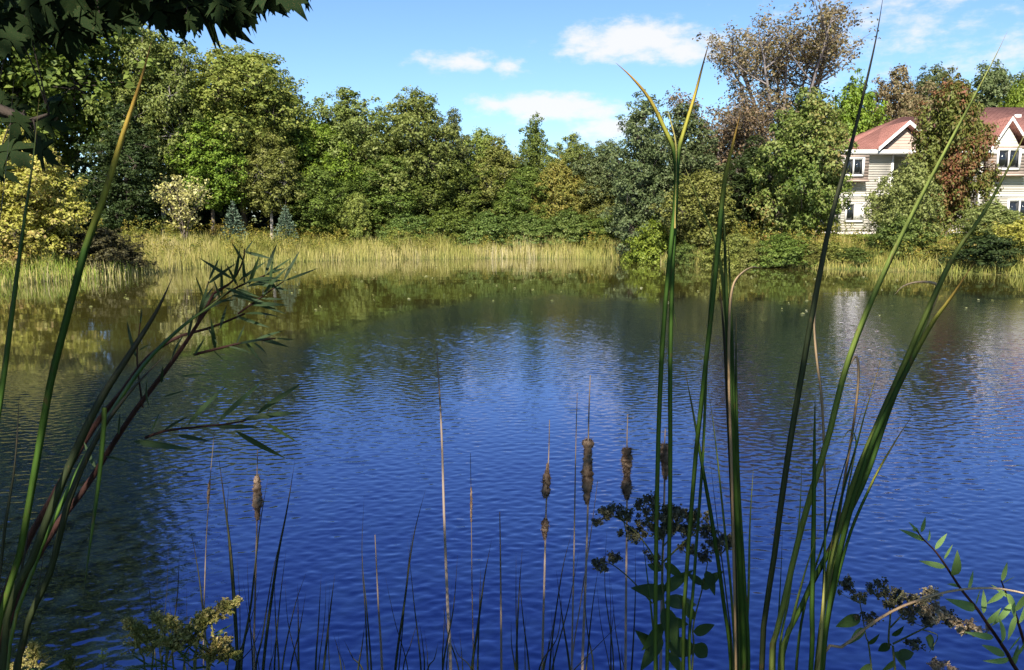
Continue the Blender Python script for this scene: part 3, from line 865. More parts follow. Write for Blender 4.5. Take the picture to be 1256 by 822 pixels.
def clap_wall(name, x0, x1, y, z0, z1, mat, parent=None, board=.16, depth=.25):
    """clapboard wall facing the pond: every board lapped over the one below"""
    g = Geo(); z = z0; k = 0
    while z < z1 - .01:
        zt = min(z + board, z1)
        v = [(x0, y - .022, z), (x1, y - .022, z), (x1, y, zt), (x0, y, zt), (x0, y + depth, z), (x1, y + depth, z), (x1, y + depth, zt), (x0, y + depth, zt)]
        g.add(v, [(0, 1, 2, 3), (1, 5, 6, 2), (4, 0, 3, 7), (0, 4, 5, 1), (5, 4, 7, 6)])
        z = zt
    return link(name, g.mesh(name, M[mat]), parent or house)

def side_wall(name, y0, y1, x, z0, z1, mat, sgn):
    g = Geo(); z = z0
    while z < z1 - .01:
        zt = min(z + .16, z1)
        v = [(x + sgn * .022, y0, z), (x + sgn * .022, y1, z), (x, y1, zt), (x, y0, zt)]
        g.add(v, [(0, 1, 2, 3) if sgn > 0 else (3, 2, 1, 0)])
        z = zt
    return link(name, g.mesh(name, M[mat]), house)

def window(x0, x1, y, z0, z1, blind_half=False):
    """window proud of the wall plane y: casing, sashes, two panes"""
    g = Geo(); c = .09
    g.box(x0 - c, x0, y - .07, y, z0 - c, z1 + c); g.box(x1, x1 + c, y - .07, y, z0 - c, z1 + c)
    g.box(x0, x1, y - .07, y, z1, z1 + c); g.box(x0, x1, y - .09, y, z0 - c, z0)
    w = link('window', g.mesh('window', M['trim']), house)
    xm = (x0 + x1) / 2
    g = Geo(); s = .045
    for a, b in ((x0, xm), (xm, x1)):
        g.box(a, a + s, y - .05, y - .01, z0, z1); g.box(b - s, b, y - .05, y - .01, z0, z1)
        g.box(a + s, b - s, y - .05, y - .01, z0, z0 + s); g.box(a + s, b - s, y - .05, y - .01, z1 - s, z1)
    link('sash', g.mesh('sash', M['trim']), w)
    for i, (a, b) in enumerate(((x0, xm), (xm, x1))):
        g = Geo(); g.box(a + s, b - s, y - .03, y - .02, z0 + s, z1 - s)
        link('pane', g.mesh('pane', M['blind' if (blind_half and i == 1) else 'glass']), w)
    return w

def board(name, pts, y0, y1, mat, parent=None):
    """flat polygon (x,z list) given thickness from y0 to y1"""
    n = len(pts); v = [(x, y0, z) for x, z in pts] + [(x, y1, z) for x, z in pts]
    f = [tuple(range(n))[::-1], tuple(range(n, 2 * n))] + [(i, (i + 1) % n, n + (i + 1) % n, n + i) for i in range(n)]
    me = bpy.data.meshes.new(name); me.from_pydata(v, [], f); me.update(); me.materials.append(M[mat])
    return link(name, me, parent or house)

def rake(name, p0, p1, y0, y1, t, mat):
    """sloping board between two (x,z) points"""
    d = Vector((p1[0] - p0[0], p1[1] - p0[1])).normalized(); n = Vector((-d.y, d.x)) * t
    if n.y < 0: n = -n
    return board(name, [p0, p1, (p1[0] - n.x * 0 , p1[1] + t * 1.2), (p0[0], p0[1] + t * 1.2)], y0, y1, mat)

def gable_roof(name, x0, x1, ze, xr, zr, y0, y1, th=.12):
    """two roof slopes of a gable whose ridge runs back from the pond"""
    g = Geo()
    for xa in (x0, x1):
        v = [(xa, y0, ze), (xr, y0, zr), (xr, y1, zr), (xa, y1, ze), (xa, y0, ze + th), (xr, y0, zr + th), (xr, y1, zr + th), (xa, y1, ze + th)]
        f = [(0, 3, 2, 1), (4, 5, 6, 7), (0, 1, 5, 4), (2, 3, 7, 6), (3, 0, 4, 7)]
        g.add(v, f)
    return link(name, g.mesh(name, M['roof']), house)

# levels from the photograph, Y = 53 is the front wall of the wings
YF = 0.0
EAVE = hp(1060, 187, 53)[2]
xl = hp(1031, 240, 53)[0]; xl2 = hp(1092, 240, 53)[0]; xr = hp(1201, 240, 53)[0]
XE = xr + 9.0
foundation = Geo(); foundation.box(xl - .02, XE + .02, .03, 11, -.6, .12)
link('foundation', foundation.mesh('foundation', M['dull_beige']), house)
clap_wall('wall', xl, xl2, YF, .12, EAVE, 'siding')
side_wall('wall', YF, 10, xl, .12, EAVE, 'siding', -1)
side_wall('wall', YF, 2.2, xl2, .12, EAVE, 'siding', 1)
clap_wall('wall', xl2, xr, 2.2, .12, EAVE, 'siding')
clap_wall('wall', xr, XE, YF, .12, EAVE, 'siding')
side_wall('wall', YF, 2.2, xr, .12, EAVE, 'siding', -1)
side_wall('wall', YF, 10, XE, .12, EAVE, 'siding', 1)
# corner boards and the band between the storeys
zb = hp(1060, 240, 53)[2]
for x in (xl, xl2, xr, XE):
    g = Geo(); g.box(x - .07, x + .07, YF - .05, YF + .1, .12, EAVE - .01); link('corner_board', g.mesh('corner_board', M['trim']), house)
for a, b in ((xl + .08, xl2 - .08), (xr + .08, XE - .08)):
    g = Geo(); g.box(a, b, YF - .045, YF + .01, zb - .08, zb + .08); link('band_board', g.mesh('band_board', M['trim']), house)

def bay(px0, px1, py0, py1, wx0, wx1, wy0, wy1):
    a = hp(px0, py0, 52.5); b = hp(px1, py1, 52.5)
    bx = clap_wall('window_bay', a[0], b[0], -.55, b[2] + .12, a[2], 'siding_tan', board=.2, depth=.6)
    g = Geo(); g.box(a[0] - .06, b[0] + .06, -.63, .02, b[2], b[2] + .119); link('bay_sill', g.mesh('bay_sill', M['siding_tan']), bx)
    p = hp(wx0, wy0, 52.5); q = hp(wx1, wy1, 52.5)
    window(p[0], q[0], -.575, q[2], p[2])
bay(1026, 1064, 189, 223, 1035, 1057, 195, 215)
bay(1214, 1260, 179, 216, 1224, 1248, 184, 207)
p = hp(1038, 250, 53); q = hp(1057, 271, 53); window(p[0], q[0], -.025, q[2], p[2], True)
p = hp(1237, 246, 53); q = hp(1262, 270, 53); window(p[0], q[0], -.025, q[2], p[2])
p = hp(1166, 254, 55.2); q = hp(1184, 270, 55.2); window(p[0], q[0], 2.175, q[2], p[2])
p = hp(1120, 254, 55.2); q = hp(1140, 270, 55.2); window(p[0], q[0], 2.175, q[2], p[2])
p = hp(1165, 205, 55.2); q = hp(1186, 225, 55.2); window(p[0], q[0], 2.175, q[2], p[2])
# balcony with railing in the recess right of the left wing
b0 = hp(1068, 222, 53)[0]; zB = hp(1068, 238, 53)[2]
bal = Geo(); bal.box(xl2 - 1.35, xl2 + 2.2, -1.1, -.03, zB - .2, zB)
bo = link('balcony', bal.mesh('balcony', M['trim']), house)
rl = Geo(); rl.box(xl2 - 1.35, xl2 + 2.2, -1.1, -1.04, zB + .95, zB + 1.03); rl.box(xl2 - 1.35, xl2 + 2.2, -1.09, -1.05, zB + .08, zB + .13)
ro = link('railing', rl.mesh('railing', M['trim']), bo)
bm_ = Geo(); bm_.box(-.02, .02, -.02, .02, 0, .82); bme = bm_.mesh('baluster', M['trim'])
for k in range(24):
    b = link('baluster', bme, bo); b.location = (xl2 - 1.3 + k * .15, -1.07, zB + .131)
# roofs: hipped main roof over everything, pond-side gables on the wings
RZ = hp(1107, 145, 58)[2]; over = .55
RX = hp(1107, 145, 58)[0]
g = Geo()
th = .10
def slope(pts): 
    n = len(pts); v = list(pts) + [(x, y, z + th) for x, y, z in pts]
    if n == 4: g.add(v, [(3, 2, 1, 0), (4, 5, 6, 7)] + [(i, (i + 1) % 4, 4 + (i + 1) % 4, 4 + i) for i in range(4)])
    else: g.add(v, [(i, (i + 1) % 3, 3 + (i + 1) % 3, 3 + i) for i in range(3)], [(2, 1, 0), (3, 4, 5)])
XR = XE - (RX - xl)
A = (xl - over, -over, EAVE); B = (XE + over, -over, EAVE); Cc = (XE + over, 10.5, EAVE); D = (xl - over, 10.5, EAVE)
E1 = (RX, 5.0, RZ); E2 = (XR, 5.0, RZ)
slope([A, B, E2, E1]); slope([Cc, D, E1, E2]); slope([D, A, E1]); slope([B, Cc, E2])
link('roof', g.mesh('roof', M['roof']), house)
# the right wing carries a higher hip of its own
g = Geo(); RZ2 = hp(1225, 133.5, 58)[2]; ez = EAVE + .012
A = (xr - over, -over - .01, ez); B = (XE + over + .01, -over - .01, ez); Cc = (XE + over + .01, 10.51, ez); D = (xr - over, 10.51, ez)
E1 = (xr + 1.6, 5.0, RZ2); E2 = (XE - 2.2, 5.0, RZ2)
slope([A, B, E2, E1]); slope([Cc, D, E1, E2]); slope([D, A, E1]); slope([B, Cc, E2])
link('roof', g.mesh('roof', M['roof']), house)
g = Geo(); g.box(xl - over - .02, XE + over + .02, -over - .05, -over + .0, EAVE - .16, EAVE + .12); link('fascia', g.mesh('fascia', M['trim']), house)
g = Geo(); g.box(xl - over - .04, xl - over + .0, -over - .05, 10.4, EAVE - .16, EAVE + .12); link('fascia', g.mesh('fascia', M['trim']), house)
g = Geo(); g.box(xl - over, XE + over, -over, 10.4, EAVE - .15, EAVE - .11); link('soffit', g.mesh('soffit', M['dull_beige']), house)
def gable(px0, pxp, px1, pye, pyp, yfront, mat):
    Yw = 53 + yfront
    a = hp(px0, pye, Yw); p = hp(pxp, pyp, Yw); b = hp(px1, pye, Yw)
    ze = EAVE + .13; zp = p[2]
    board('gable_wall', [(a[0] + .45, ze), (b[0] - .45, ze), (p[0], zp - .3)], yfront, yfront + .2, mat)
    for k in range(1, int((zp - ze) / .2)):
        z = ze + k * .2; f = (z - ze) / (zp - .3 - ze)
        if f > .9: break
        xa = a[0] + .45 + (p[0] - a[0] - .45) * f; xb = b[0] - .45 - (b[0] - .45 - p[0]) * f
        gg = Geo(); gg.box(xa, xb, yfront - .015, yfront + .01, z, z + .025); link('clapboard_edge', gg.mesh('clapboard_edge', M[mat]), house)
    gable_roof('gable_roof', a[0], b[0], ze - .02, p[0], zp, yfront - .42, yfront + 6.0)
    for e in (a, b):
        rake('rake_board', (e[0], ze - .12), (p[0], zp - .12), yfront - .47, yfront - .425, .2, 'trim')
gable(1074, 1112, 1150, 183, 151, -.35, 'siding_tan')
gable(1212, 1237, 1262, 172, 146, -.35, 'siding')
v0 = hp(1246, 134, 57)
g = Geo(); g.box(v0[0] - .18, v0[0] + .18, 3.6, 3.9, EAVE + .7 * (RZ2 - EAVE), EAVE + .75 * (RZ2 - EAVE) + .3); link('roof_vent', g.mesh('roof_vent', M['trim']), house)

# ------------------------------------------------------------------ plants on the near bank
def tint_mat(name, stops, trans=.3, vary=.42, rough=.55, spec=.22, streak=110.0):
    """leaf blade: colour runs from base (0) to tip (1), with fine lengthwise streaks"""
    m, nt, out = new_mat(name)
    at_ = nt.nodes.new('ShaderNodeAttribute'); at_.attribute_name = 'along'
    tc = nt.nodes.new('ShaderNodeTexCoord'); oi = nt.nodes.new('ShaderNodeObjectInfo')
    mp = nt.nodes.new('ShaderNodeMapping'); mp.inputs['Scale'].default_value = (1, 1, .04)
    nt.links.new(tc.outputs['Object'], mp.inputs[0])
    st = noise(nt, streak, 3, .6, mp.outputs[0]); bl = noise(nt, 7.0, 3, .6, tc.outputs['Object'])
    f = nmath(nt, 'ADD', at_.outputs['Fac'], nmath(nt, 'MULTIPLY', nmath(nt, 'SUBTRACT', bl, .5), .14))
    c = ramp(nt, stops, f)
    sp_ = nt.nodes.new('ShaderNodeMapRange'); sp_.inputs['From Min'].default_value = .60; sp_.inputs['From Max'].default_value = .70
    mp2 = nt.nodes.new('ShaderNodeMapping'); mp2.inputs['Scale'].default_value = (1, 1, .3); nt.links.new(tc.outputs['Object'], mp2.inputs[0])
    nt.links.new(noise(nt, 60.0, 3, .6, mp2.outputs[0]), sp_.inputs['Value'])
    mxs = nt.nodes.new('ShaderNodeMix'); mxs.data_type = 'RGBA'; nt.links.new(nmath(nt, 'MULTIPLY', sp_.outputs[0], .7), mxs.inputs['Factor'])
    nt.links.new(c, mxs.inputs['A']); mxs.inputs['B'].default_value = (.12, .075, .03, 1); c = mxs.outputs['Result']
    hs = nt.nodes.new('ShaderNodeHueSaturation'); nt.links.new(c, hs.inputs['Color'])
    nt.links.new(nmath(nt, 'ADD', nmath(nt, 'MULTIPLY_ADD', st, vary * 2, 1 - vary), nmath(nt, 'MULTIPLY_ADD', oi.outputs['Random'], .4, -.2)), hs.inputs['Value'])
    b = nt.nodes.new('ShaderNodeBsdfPrincipled'); b.inputs['Roughness'].default_value = rough; b.inputs['Specular IOR Level'].default_value = spec
    nt.links.new(hs.outputs[0], b.inputs['Base Color'])
    bu = nt.nodes.new('ShaderNodeBump'); bu.inputs['Strength'].default_value = .35; bu.inputs['Distance'].default_value = .002
    nt.links.new(st, bu.inputs['Height']); nt.links.new(bu.outputs[0], b.inputs['Normal'])
    t = nt.nodes.new('ShaderNodeBsdfTranslucent'); nt.links.new(hs.outputs[0], t.inputs['Color'])
    mx = nt.nodes.new('ShaderNodeMixShader'); mx.inputs[0].default_value = trans
    nt.links.new(b.outputs[0], mx.inputs[1]); nt.links.new(t.outputs[0], mx.inputs[2]); nt.links.new(mx.outputs[0], out.inputs[0])
    return m
GB = (.05, .10, .018)
M['blade'] = tint_mat('cattail_leaf', [(0, (.13, .17, .03)), (.35, (.065, .125, .018)), (.75, (.036, .08, .014)), (.94, (.06, .075, .018)), (1, (.16, .10, .035))])
M['blade_tip'] = tint_mat('cattail_leaf_yellow_tip', [(0, (.13, .17, .03)), (.35, (.055, .11, .016)), (.64, (.04, .09, .015)), (.75, (.36, .33, .05)), (.88, (.48, .30, .06)), (1, (.12, .06, .03))])
M['blade_pale'] = tint_mat('cattail_leaf_pale', [(0, (.20, .22, .05)), (.5, (.13, .18, .035)), (.85, (.22, .26, .06)), (1, (.30, .24, .09))])
M['blade_dry'] = tint_mat('cattail_leaf_dry', [(0, (.30, .20, .10)), (.5, (.34, .22, .12)), (1, (.42, .32, .20))], trans=.2)
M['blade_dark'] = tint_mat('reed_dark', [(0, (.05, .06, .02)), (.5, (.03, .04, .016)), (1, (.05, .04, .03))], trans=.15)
M['blade_gold'] = tint_mat('cattail_leaf_gold', [(0, (.42, .33, .10)), (.6, (.40, .34, .10)), (1, (.30, .30, .08))])
M['stalk'] = tint_mat('dead_stalk', [(0, (.26, .20, .16)), (.5, (.21, .16, .125)), (1, (.13, .10, .08))], trans=0)
M['stalk_dark'] = tint_mat('dark_stalk', [(0, (.20, .16, .13)), (.5, (.11, .08, .06)), (1, (.08, .06, .05))], trans=0)
def fluff_material():
    m, nt, out = new_mat('cattail_fluff')
    g = nt.nodes.new('ShaderNodeNewGeometry'); tc = nt.nodes.new('ShaderNodeTexCoord')
    n = noise(nt, 35.0, 4, .65, tc.outputs['Object'])
    f = nmath(nt, 'ADD', nmath(nt, 'MULTIPLY', g.outputs['Random Per Island'], .35), nmath(nt, 'MULTIPLY', n, .65))
    b = principled(nt, out, .95, .05)
    nt.links.new(ramp(nt, [(.3, (.028, .017, .011)), (.52, (.08, .052, .036)), (.75, (.23, .165, .115))], f), b.inputs['Base Color'])
    return m
M['fluff'] = fluff_material()
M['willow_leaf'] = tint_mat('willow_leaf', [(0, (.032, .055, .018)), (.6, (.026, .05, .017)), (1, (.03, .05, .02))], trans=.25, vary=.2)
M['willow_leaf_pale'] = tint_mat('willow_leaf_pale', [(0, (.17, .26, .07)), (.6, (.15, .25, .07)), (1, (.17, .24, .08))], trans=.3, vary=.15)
M['willow_bark'] = bark_mat('willow_bark', (.02, .010, .008), (.05, .02, .015), 40)
M['weed_leaf'] = tint_mat('weed_leaf', [(0, (.032, .065, .014)), (1, (.028, .06, .014))], trans=.3, vary=.2)
M['weed_stem'] = bark_mat('weed_stem', (.05, .06, .02), (.11, .12, .045), 40)
M['twig'] = bark_mat('maple_twig', (.02, .015, .012), (.05, .038, .03), 30)
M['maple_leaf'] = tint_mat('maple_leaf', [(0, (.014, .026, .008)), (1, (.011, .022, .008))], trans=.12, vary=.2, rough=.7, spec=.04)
M['seed_dark'] = leaf_mat('boneset_florets', [(.04, .04, .022), (.08, .075, .04), (.20, .19, .10)], trans=.15, patch_scale=9)
M['seed_tan'] = leaf_mat('dried_florets', [(.16, .11, .06), (.34, .26, .15), (.52, .44, .30)], trans=.2, patch_scale=9)
M['goldenrod'] = leaf_mat('goldenrod_florets', [(.08, .10, .02), (.18, .18, .04), (.38, .31, .10), (.56, .48, .26)], trans=.3, patch_scale=9, patch=.5)

def set_along(me, vals):
    a = me.attributes.new('along', 'FLOAT', 'POINT'); a.data.foreach_set('value', np.asarray(vals, dtype=np.float32))

def blade_mesh(path, width, phi=0.0, twist=0.0, tip=.45, thick=.035, base_w=.8):
    """long leaf of lens-shaped section along path (base first)"""
    path = np.asarray(path); n = len(path); s = np.linspace(0, 1, n)
    tan = np.gradient(path, axis=0); tan /= np.linalg.norm(tan, axis=1)[:, None] + 1e-9
    w = width * np.where(s < 1 - tip, base_w + (1 - base_w) * np.minimum(1, s * 3), 1 - ((s - (1 - tip)) / tip) ** 1.6)
    w = np.maximum(w, width * .03)
    view = np.array([0, -1.0, .0]); rows = []
    for i in range(n):
        t = tan[i]; nn = view - t * view.dot(t); nn /= np.linalg.norm(nn) + 1e-9; sd = np.cross(t, nn)
        a = phi + twist * s[i]
        N = nn * math.cos(a) + sd * math.sin(a); S = np.cross(t, N)
        rows += [path[i] + S * w[i] / 2, path[i] + N * w[i] * thick, path[i] - S * w[i] / 2, path[i] - N * w[i] * thick * .4]
    i = np.arange(n - 1)[:, None] * 4; j = np.arange(4)[None, :]; k = (j + 1) % 4
    q = np.stack([i + j, i + k, i + 4 + k, i + 4 + j], axis=-1).reshape(-1, 4)
    me = quick_mesh('leaf', np.array(rows), q, None, True)
    set_along(me, np.repeat(s, 4))
    return me

def px_path(pts, Yb, dy=0.0, n=30):
    """photograph points listed tip first -> smooth path in the place, base first"""
    pts = list(pts)[::-1]; m = len(pts)
    return spline([at(px, py, Yb + dy * i / max(1, m - 1)) for i, (px, py) in enumerate(pts)], n)

rngf = random.Random(5)
def grow(parent, pts, Y, width, mat, dy=0.0, phi=None, twist=None, root=True, tip=.45, name='leaf', n=34):
    """one leaf blade as a part of parent; root: carry it down to the plant's foot"""
    base = Vector(parent.location)
    pp = [at(px, py, Y + dy * (1 - i / max(1, len(pts) - 1))) for i, (px, py) in enumerate(pts)][::-1]
    if root:
        foot = base + Vector((rngf.uniform(-.04, .04), rngf.uniform(-.04, .04), 0))
        low = pp[0]
        midp = Vector((low.x * .45 + foot.x * .55, low.y * .5 + foot.y * .5, low.z * .45 + foot.z * .55))
        pp = [foot, midp] + pp
    path = spline([p - base for p in pp], n)
    me = blade_mesh(path, width * .78, rngf.uniform(-.5, .5) if phi is None else phi, rngf.uniform(-.9, .9) if twist is None else twist, tip)
    return link(name, me, parent, M[mat])

def foot_at(px, Y, py=1150):
    x = at(px, py, Y).x
    return Vector((x, Y, gz(x, Y) - .02))

# --- green cattails -------------------------------------------------------
def cattail(px, Y, label, group='green cattail clumps on the near bank'):
    e = empty('cattail_plant', foot_at(px, Y)); tag(e, label, 'cattail', group); return e
A = cattail(812, 1.9, 'green cattail with a forked yellowing tip curling against the clouds')
grow(A, [(755, 77), (775, 95), (797, 122), (815, 158), (828, 190), (829, 240), (823, 300), (812, 430), (806, 600), (804, 830)], 1.9, .015, 'blade_tip', phi=.25, twist=-.5, tip=.35)
grow(A, [(873, 40), (862, 80), (852, 118), (840, 158), (832, 190), (829, 250), (825, 330), (822, 450), (822, 600), (818, 830)], 1.92, .014, 'blade_tip', phi=-.4, twist=.6, tip=.35)
grow(A, [(817, 128), (822, 145), (829, 175), (830, 215), (828, 280)], 1.9, .008, 'blade_gold', tip=.3, root=False)
grow(A, [(797, 262), (803, 290), (810, 325), (810, 400), (806, 560), (804, 830)], 1.98, .011, 'blade', phi=.8, tip=.5)
grow(A, [(832, 415), (829, 395), (824, 370), (822, 420), (822, 560), (819, 830)], 2.0, .007, 'blade_pale')
B = cattail(898, 2.0, 'dense upright cattail clump in the middle with an orange leaf tip')
grow(B, [(909, 135), (903, 160), (897, 185), (890, 215), (885, 255), (881, 300), (874, 370), (862, 480), (850, 600), (838, 830)], 1.95, .017, 'blade_tip', phi=.5, twist=-.7, tip=.4)
grow(B, [(835, 192), (848, 225), (862, 258), (880, 305), (890, 380), (897, 520), (905, 680), (908, 830)], 2.02, .012, 'blade_pale', tip=.5)
grow(B, [(886, 215), (889, 300), (893, 420), (900, 560), (908, 700), (913, 830)], 1.98, .018, 'blade', phi=.1)
grow(B, [(893, 285), (896, 370), (899, 480), (906, 650), (911, 830)], 2.0, .018, 'blade', phi=-.5, twist=.4)
grow(B, [(903, 388), (903, 470), (906, 600), (913, 720), (918, 830)], 2.03, .015, 'blade', phi=.6)
grow(B, [(880, 330), (888, 410), (894, 520), (901, 680), (905, 830)], 2.04, .016, 'blade_dark', phi=.2)
grow(B, [(936, 329), (922, 328), (908, 337), (899, 352), (895, 385), (894, 460), (898, 600), (903, 830)], 1.96, .010, 'blade_dry', tip=.3)
grow(B, [(839, 448), (850, 505), (862, 575), (875, 650), (887, 735), (897, 830)], 2.05, .014, 'blade', phi=.3)
grow(B, [(868, 540), (874, 590), (882, 660), (892, 740), (900, 830)], 2.08, .010, 'blade_dark')
grow(B, [(884, 250), (874, 330), (868, 420), (862, 560), (852, 700), (846, 830)], 2.06, .013, 'blade', phi=-.6)
C = cattail(985, 1.75, 'wide fan of long cattail leaves on the right reaching the top of the picture')
grow(C, [(1086, -22), (1075, 45), (1060, 112), (1041, 190), (1019, 270), (1001, 360), (985, 450), (968, 550), (950, 680), (934, 830)], 1.75, .021, 'blade_dark', phi=.15, twist=.3, tip=.55)
grow(C, [(1236, 38), (1218, 75), (1197, 115), (1165, 175), (1128, 245), (1092, 318), (1060, 390), (1035, 460), (1015, 540), (985, 640), (957, 760), (946, 830)], 1.72, .019, 'blade_pale', phi=-.2, twist=.7, tip=.5)
grow(C, [(1268, 140), (1240, 200), (1206, 262), (1171, 312), (1142, 372), (1112, 440), (1076, 520), (1044, 600), (1018, 700), (1000, 830)], 1.78, .018, 'blade_pale', phi=.35, twist=-.6, tip=.45)
grow(C, [(1196, 320), (1180, 345), (1163, 370), (1140, 402), (1104, 470), (1064, 560), (1034, 660), (1015, 760), (1008, 830)], 1.74, .020, 'blade_tip', phi=.1, twist=.3, tip=.4)
grow(C, [(1151, 352), (1140, 385), (1116, 440), (1088, 510), (1060, 590), (1020, 670), (985, 740), (958, 830)], 1.80, .016, 'blade', phi=-.4)
grow(C, [(1097, 362), (1108, 351), (1126, 346), (1147, 348), (1150, 360), (1138, 390), (1110, 455), (1070, 540), (1030, 650), (1000, 830)], 1.82, .009, 'blade_dry', tip=.3)
grow(C, [(1085, 412), (1078, 450), (1063, 500), (1050, 548), (1030, 620), (1012, 720), (1001, 830)], 1.79, .015, 'blade_tip', phi=.3)
grow(C, [(1000, 478), (999, 540), (998, 640), (996, 740), (994, 830)], 1.7, .015, 'blade', phi=.1)
grow(C, [(1012, 556), (1012, 640), (1010, 740), (1006, 830)], 1.73, .012, 'blade', phi=-.5)
grow(C, [(1030, 470), (1044, 445), (1051, 438), (1053, 465), (1047, 520), (1034, 600), (1018, 720), (1008, 830)], 1.84, .008, 'blade_dry', tip=.3)
grow(C, [(1004, 338), (1001, 370), (999, 400), (1002, 440), (1008, 490), (1011, 560), (1012, 660), (1008, 830)], 1.77, .012, 'blade_dry', phi=.7, tip=.35)
grow(C, [(1012, 690), (1010, 740), (1006, 790), (1002, 840)], 1.71, .016, 'blade_gold', phi=.1, tip=.25)
grow(C, [(1068, 470), (1052, 520), (1030, 590), (1012, 660), (990, 730), (976, 830)], 1.81, .015, 'blade', phi=.4)
grow(C, [(1008, 640), (988, 700), (970, 770), (960, 830)], 1.68, .013, 'blade_pale', phi=-.2)
grow(C, [(960, 640), (958, 700), (954, 770), (950, 830)], 1.86, .009, 'blade')
grow(C, [(1030, 545), (1042, 528), (1050, 545), (1040, 600), (1024, 690), (1008, 830)], 1.83, .009, 'blade_pale', phi=.5)
grow(C, [(984, 560), (980, 640), (968, 730), (955, 830)], 1.88, .008, 'blade_pale', phi=.2)
grow(C, [(1122, 505), (1096, 545), (1066, 600), (1035, 680), (1005, 830)], 1.86, .010, 'blade_tip', phi=-.3)
grow(B, [(925, 560), (920, 640), (918, 730), (914, 830)], 2.1, .009, 'blade_pale', phi=.3)
grow(B, [(868, 470), (878, 545), (888, 640), (897, 730), (902, 830)], 2.12, .009, 'blade_pale', phi=-.3)
grow(A, [(786, 640), (793, 700), (800, 760), (806, 830)], 2.05, .010, 'blade', phi=.3)
# --- dark cattails close by on the left ----------------------------------
D = cattail(-60, 1.35, 'dark shaded cattail close by at the left edge leaning right')
grow(D, [(186, 50), (173, 98), (151, 165), (126, 245), (104, 308), (82, 390), (62, 470), (46, 560), (24, 680), (-10, 830)], 1.35, .015, 'blade_tip', phi=.3, twist=.2, tip=.35)
grow(D, [(48, 120), (40, 200), (27, 290), (14, 390), (2, 480), (-16, 600), (-40, 830)], 1.3, .013, 'blade', phi=.4)
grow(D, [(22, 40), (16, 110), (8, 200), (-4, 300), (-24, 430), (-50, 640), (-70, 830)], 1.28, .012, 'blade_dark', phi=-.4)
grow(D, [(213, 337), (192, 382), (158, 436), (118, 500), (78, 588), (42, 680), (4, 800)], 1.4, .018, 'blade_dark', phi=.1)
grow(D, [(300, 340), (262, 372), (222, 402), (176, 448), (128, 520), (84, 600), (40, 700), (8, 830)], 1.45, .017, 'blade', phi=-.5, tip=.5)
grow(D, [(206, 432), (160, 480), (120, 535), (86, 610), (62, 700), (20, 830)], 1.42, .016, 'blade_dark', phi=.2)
grow(D, [(101, 738), (110, 670), (121, 590), (127, 525), (128, 500)], 1.4, .014, 'blade', tip=.4, root=False)
for tipx, tipy, bx in [(24, 480, -10), (6, 620, -30), (40, 560, 4), (58, 600, 14)]:
    grow(D, [(tipx, tipy), (tipx - 6, tipy + 90), (tipx * .4 + bx * .6, tipy + 190), (bx, 850)], 1.5, .009, 'blade_dark')

# --- dead cattail stalks with seed heads ----------------------------------
def fluff_head(path, radii, seed):
    """ragged seed head: a lumpy core bristling with tufts of down"""
    rng = np.random.default_rng(seed); g = Geo()
    path = np.asarray(path); n = len(path)
    rad = np.asarray(radii) * (1 + np.convolve(rng.normal(size=n), [.3, .4, .3], 'same') * .26)
    rad = rad * .95
    g.tube(path, rad * .9, 10)
    ctr = np.repeat(path, 10, axis=0); g.v[-1] = (ctr + (g.v[-1] - ctr) * (1 + rng.normal(size=(len(ctr), 1)) * .17) + rng.normal(size=(len(ctr), 3)) * .0012).astype(np.float32)
    cnt = 1500
    i = rng.integers(0, n - 1, cnt); f = rng.random(cnt)[:, None]
    p = path[i] * (1 - f) + path[i + 1] * f; r = (rad[i] * (1 - f[:, 0]) + rad[i + 1] * f[:, 0])
    a = rng.random(cnt) * 6.283
    d = np.column_stack([np.cos(a), np.sin(a), rng.normal(size=cnt) * .5 - .25]); d /= np.linalg.norm(d, axis=1)[:, None]
    s = np.cross(d, rng.normal(size=(cnt, 3))); s /= np.linalg.norm(s, axis=1)[:, None]
    b = p + d * (r * .7)[:, None]; e = p + d * (r * (.95 + .6 * rng.random(cnt) ** 3))[:, None]; w = .0007 + .001 * rng.random(cnt)
    v = np.stack([b - s * w[:, None], b + s * w[:, None], e + s * w[:, None] * .3, e - s * w[:, None] * .3], axis=1).reshape(-1, 3)
    g.add(v, np.arange(len(v)).reshape(-1, 4))
    return g.mesh('seed_head', M['fluff'], False)

def dead_cattail(label, Y, top, heads, stalk_pts, width, mat='stalk', leaves=(), name='cattail_stalk', group='dead cattail stalks standing in the near water'):
    """stalk_pts: photo points from tip to the bottom edge; heads: list of (x0,y0,x1,y1,[radii in px])"""
    last = stalk_pts[-1]
    e = empty(name, foot_at(last[0] + (last[0] - stalk_pts[-2][0]) * .3, Y, 900))
    tag(e, label, 'cattail' if heads else 'reed', group)
    base = Vector(e.location)
    pp = [at(px, py, Y) for px, py in stalk_pts][::-1]
    path = spline([Vector((0, 0, 0))] + [p - base for p in pp], 26)
    g = Geo(); s = np.linspace(0, 1, 26); g.tube(path, width * .5 * (1.05 - .75 * s), 6)
    me = g.mesh('stalk', None, True); set_along(me, np.repeat(s, 6))
    link('stalk', me, e, M[mat])
    for k, (x0, y0, x1, y1, rr) in enumerate(heads):
        m = len(rr); hp_ = spline([at(x1, y1, Y) - base, at((x0 + x1) / 2, (y0 + y1) / 2, Y) - base, at(x0, y0, Y) - base], 4 * m)
        rad = np.interp(np.linspace(0, 1, 4 * m), np.linspace(0, 1, m), rr[::-1]) * Y / F
        link('seed_head', fluff_head(hp_, rad, int(x0 * 7 + y0)), e)
    for pts, w, mt in leaves: grow(e, pts, Y + .03, w, mt)
    return e
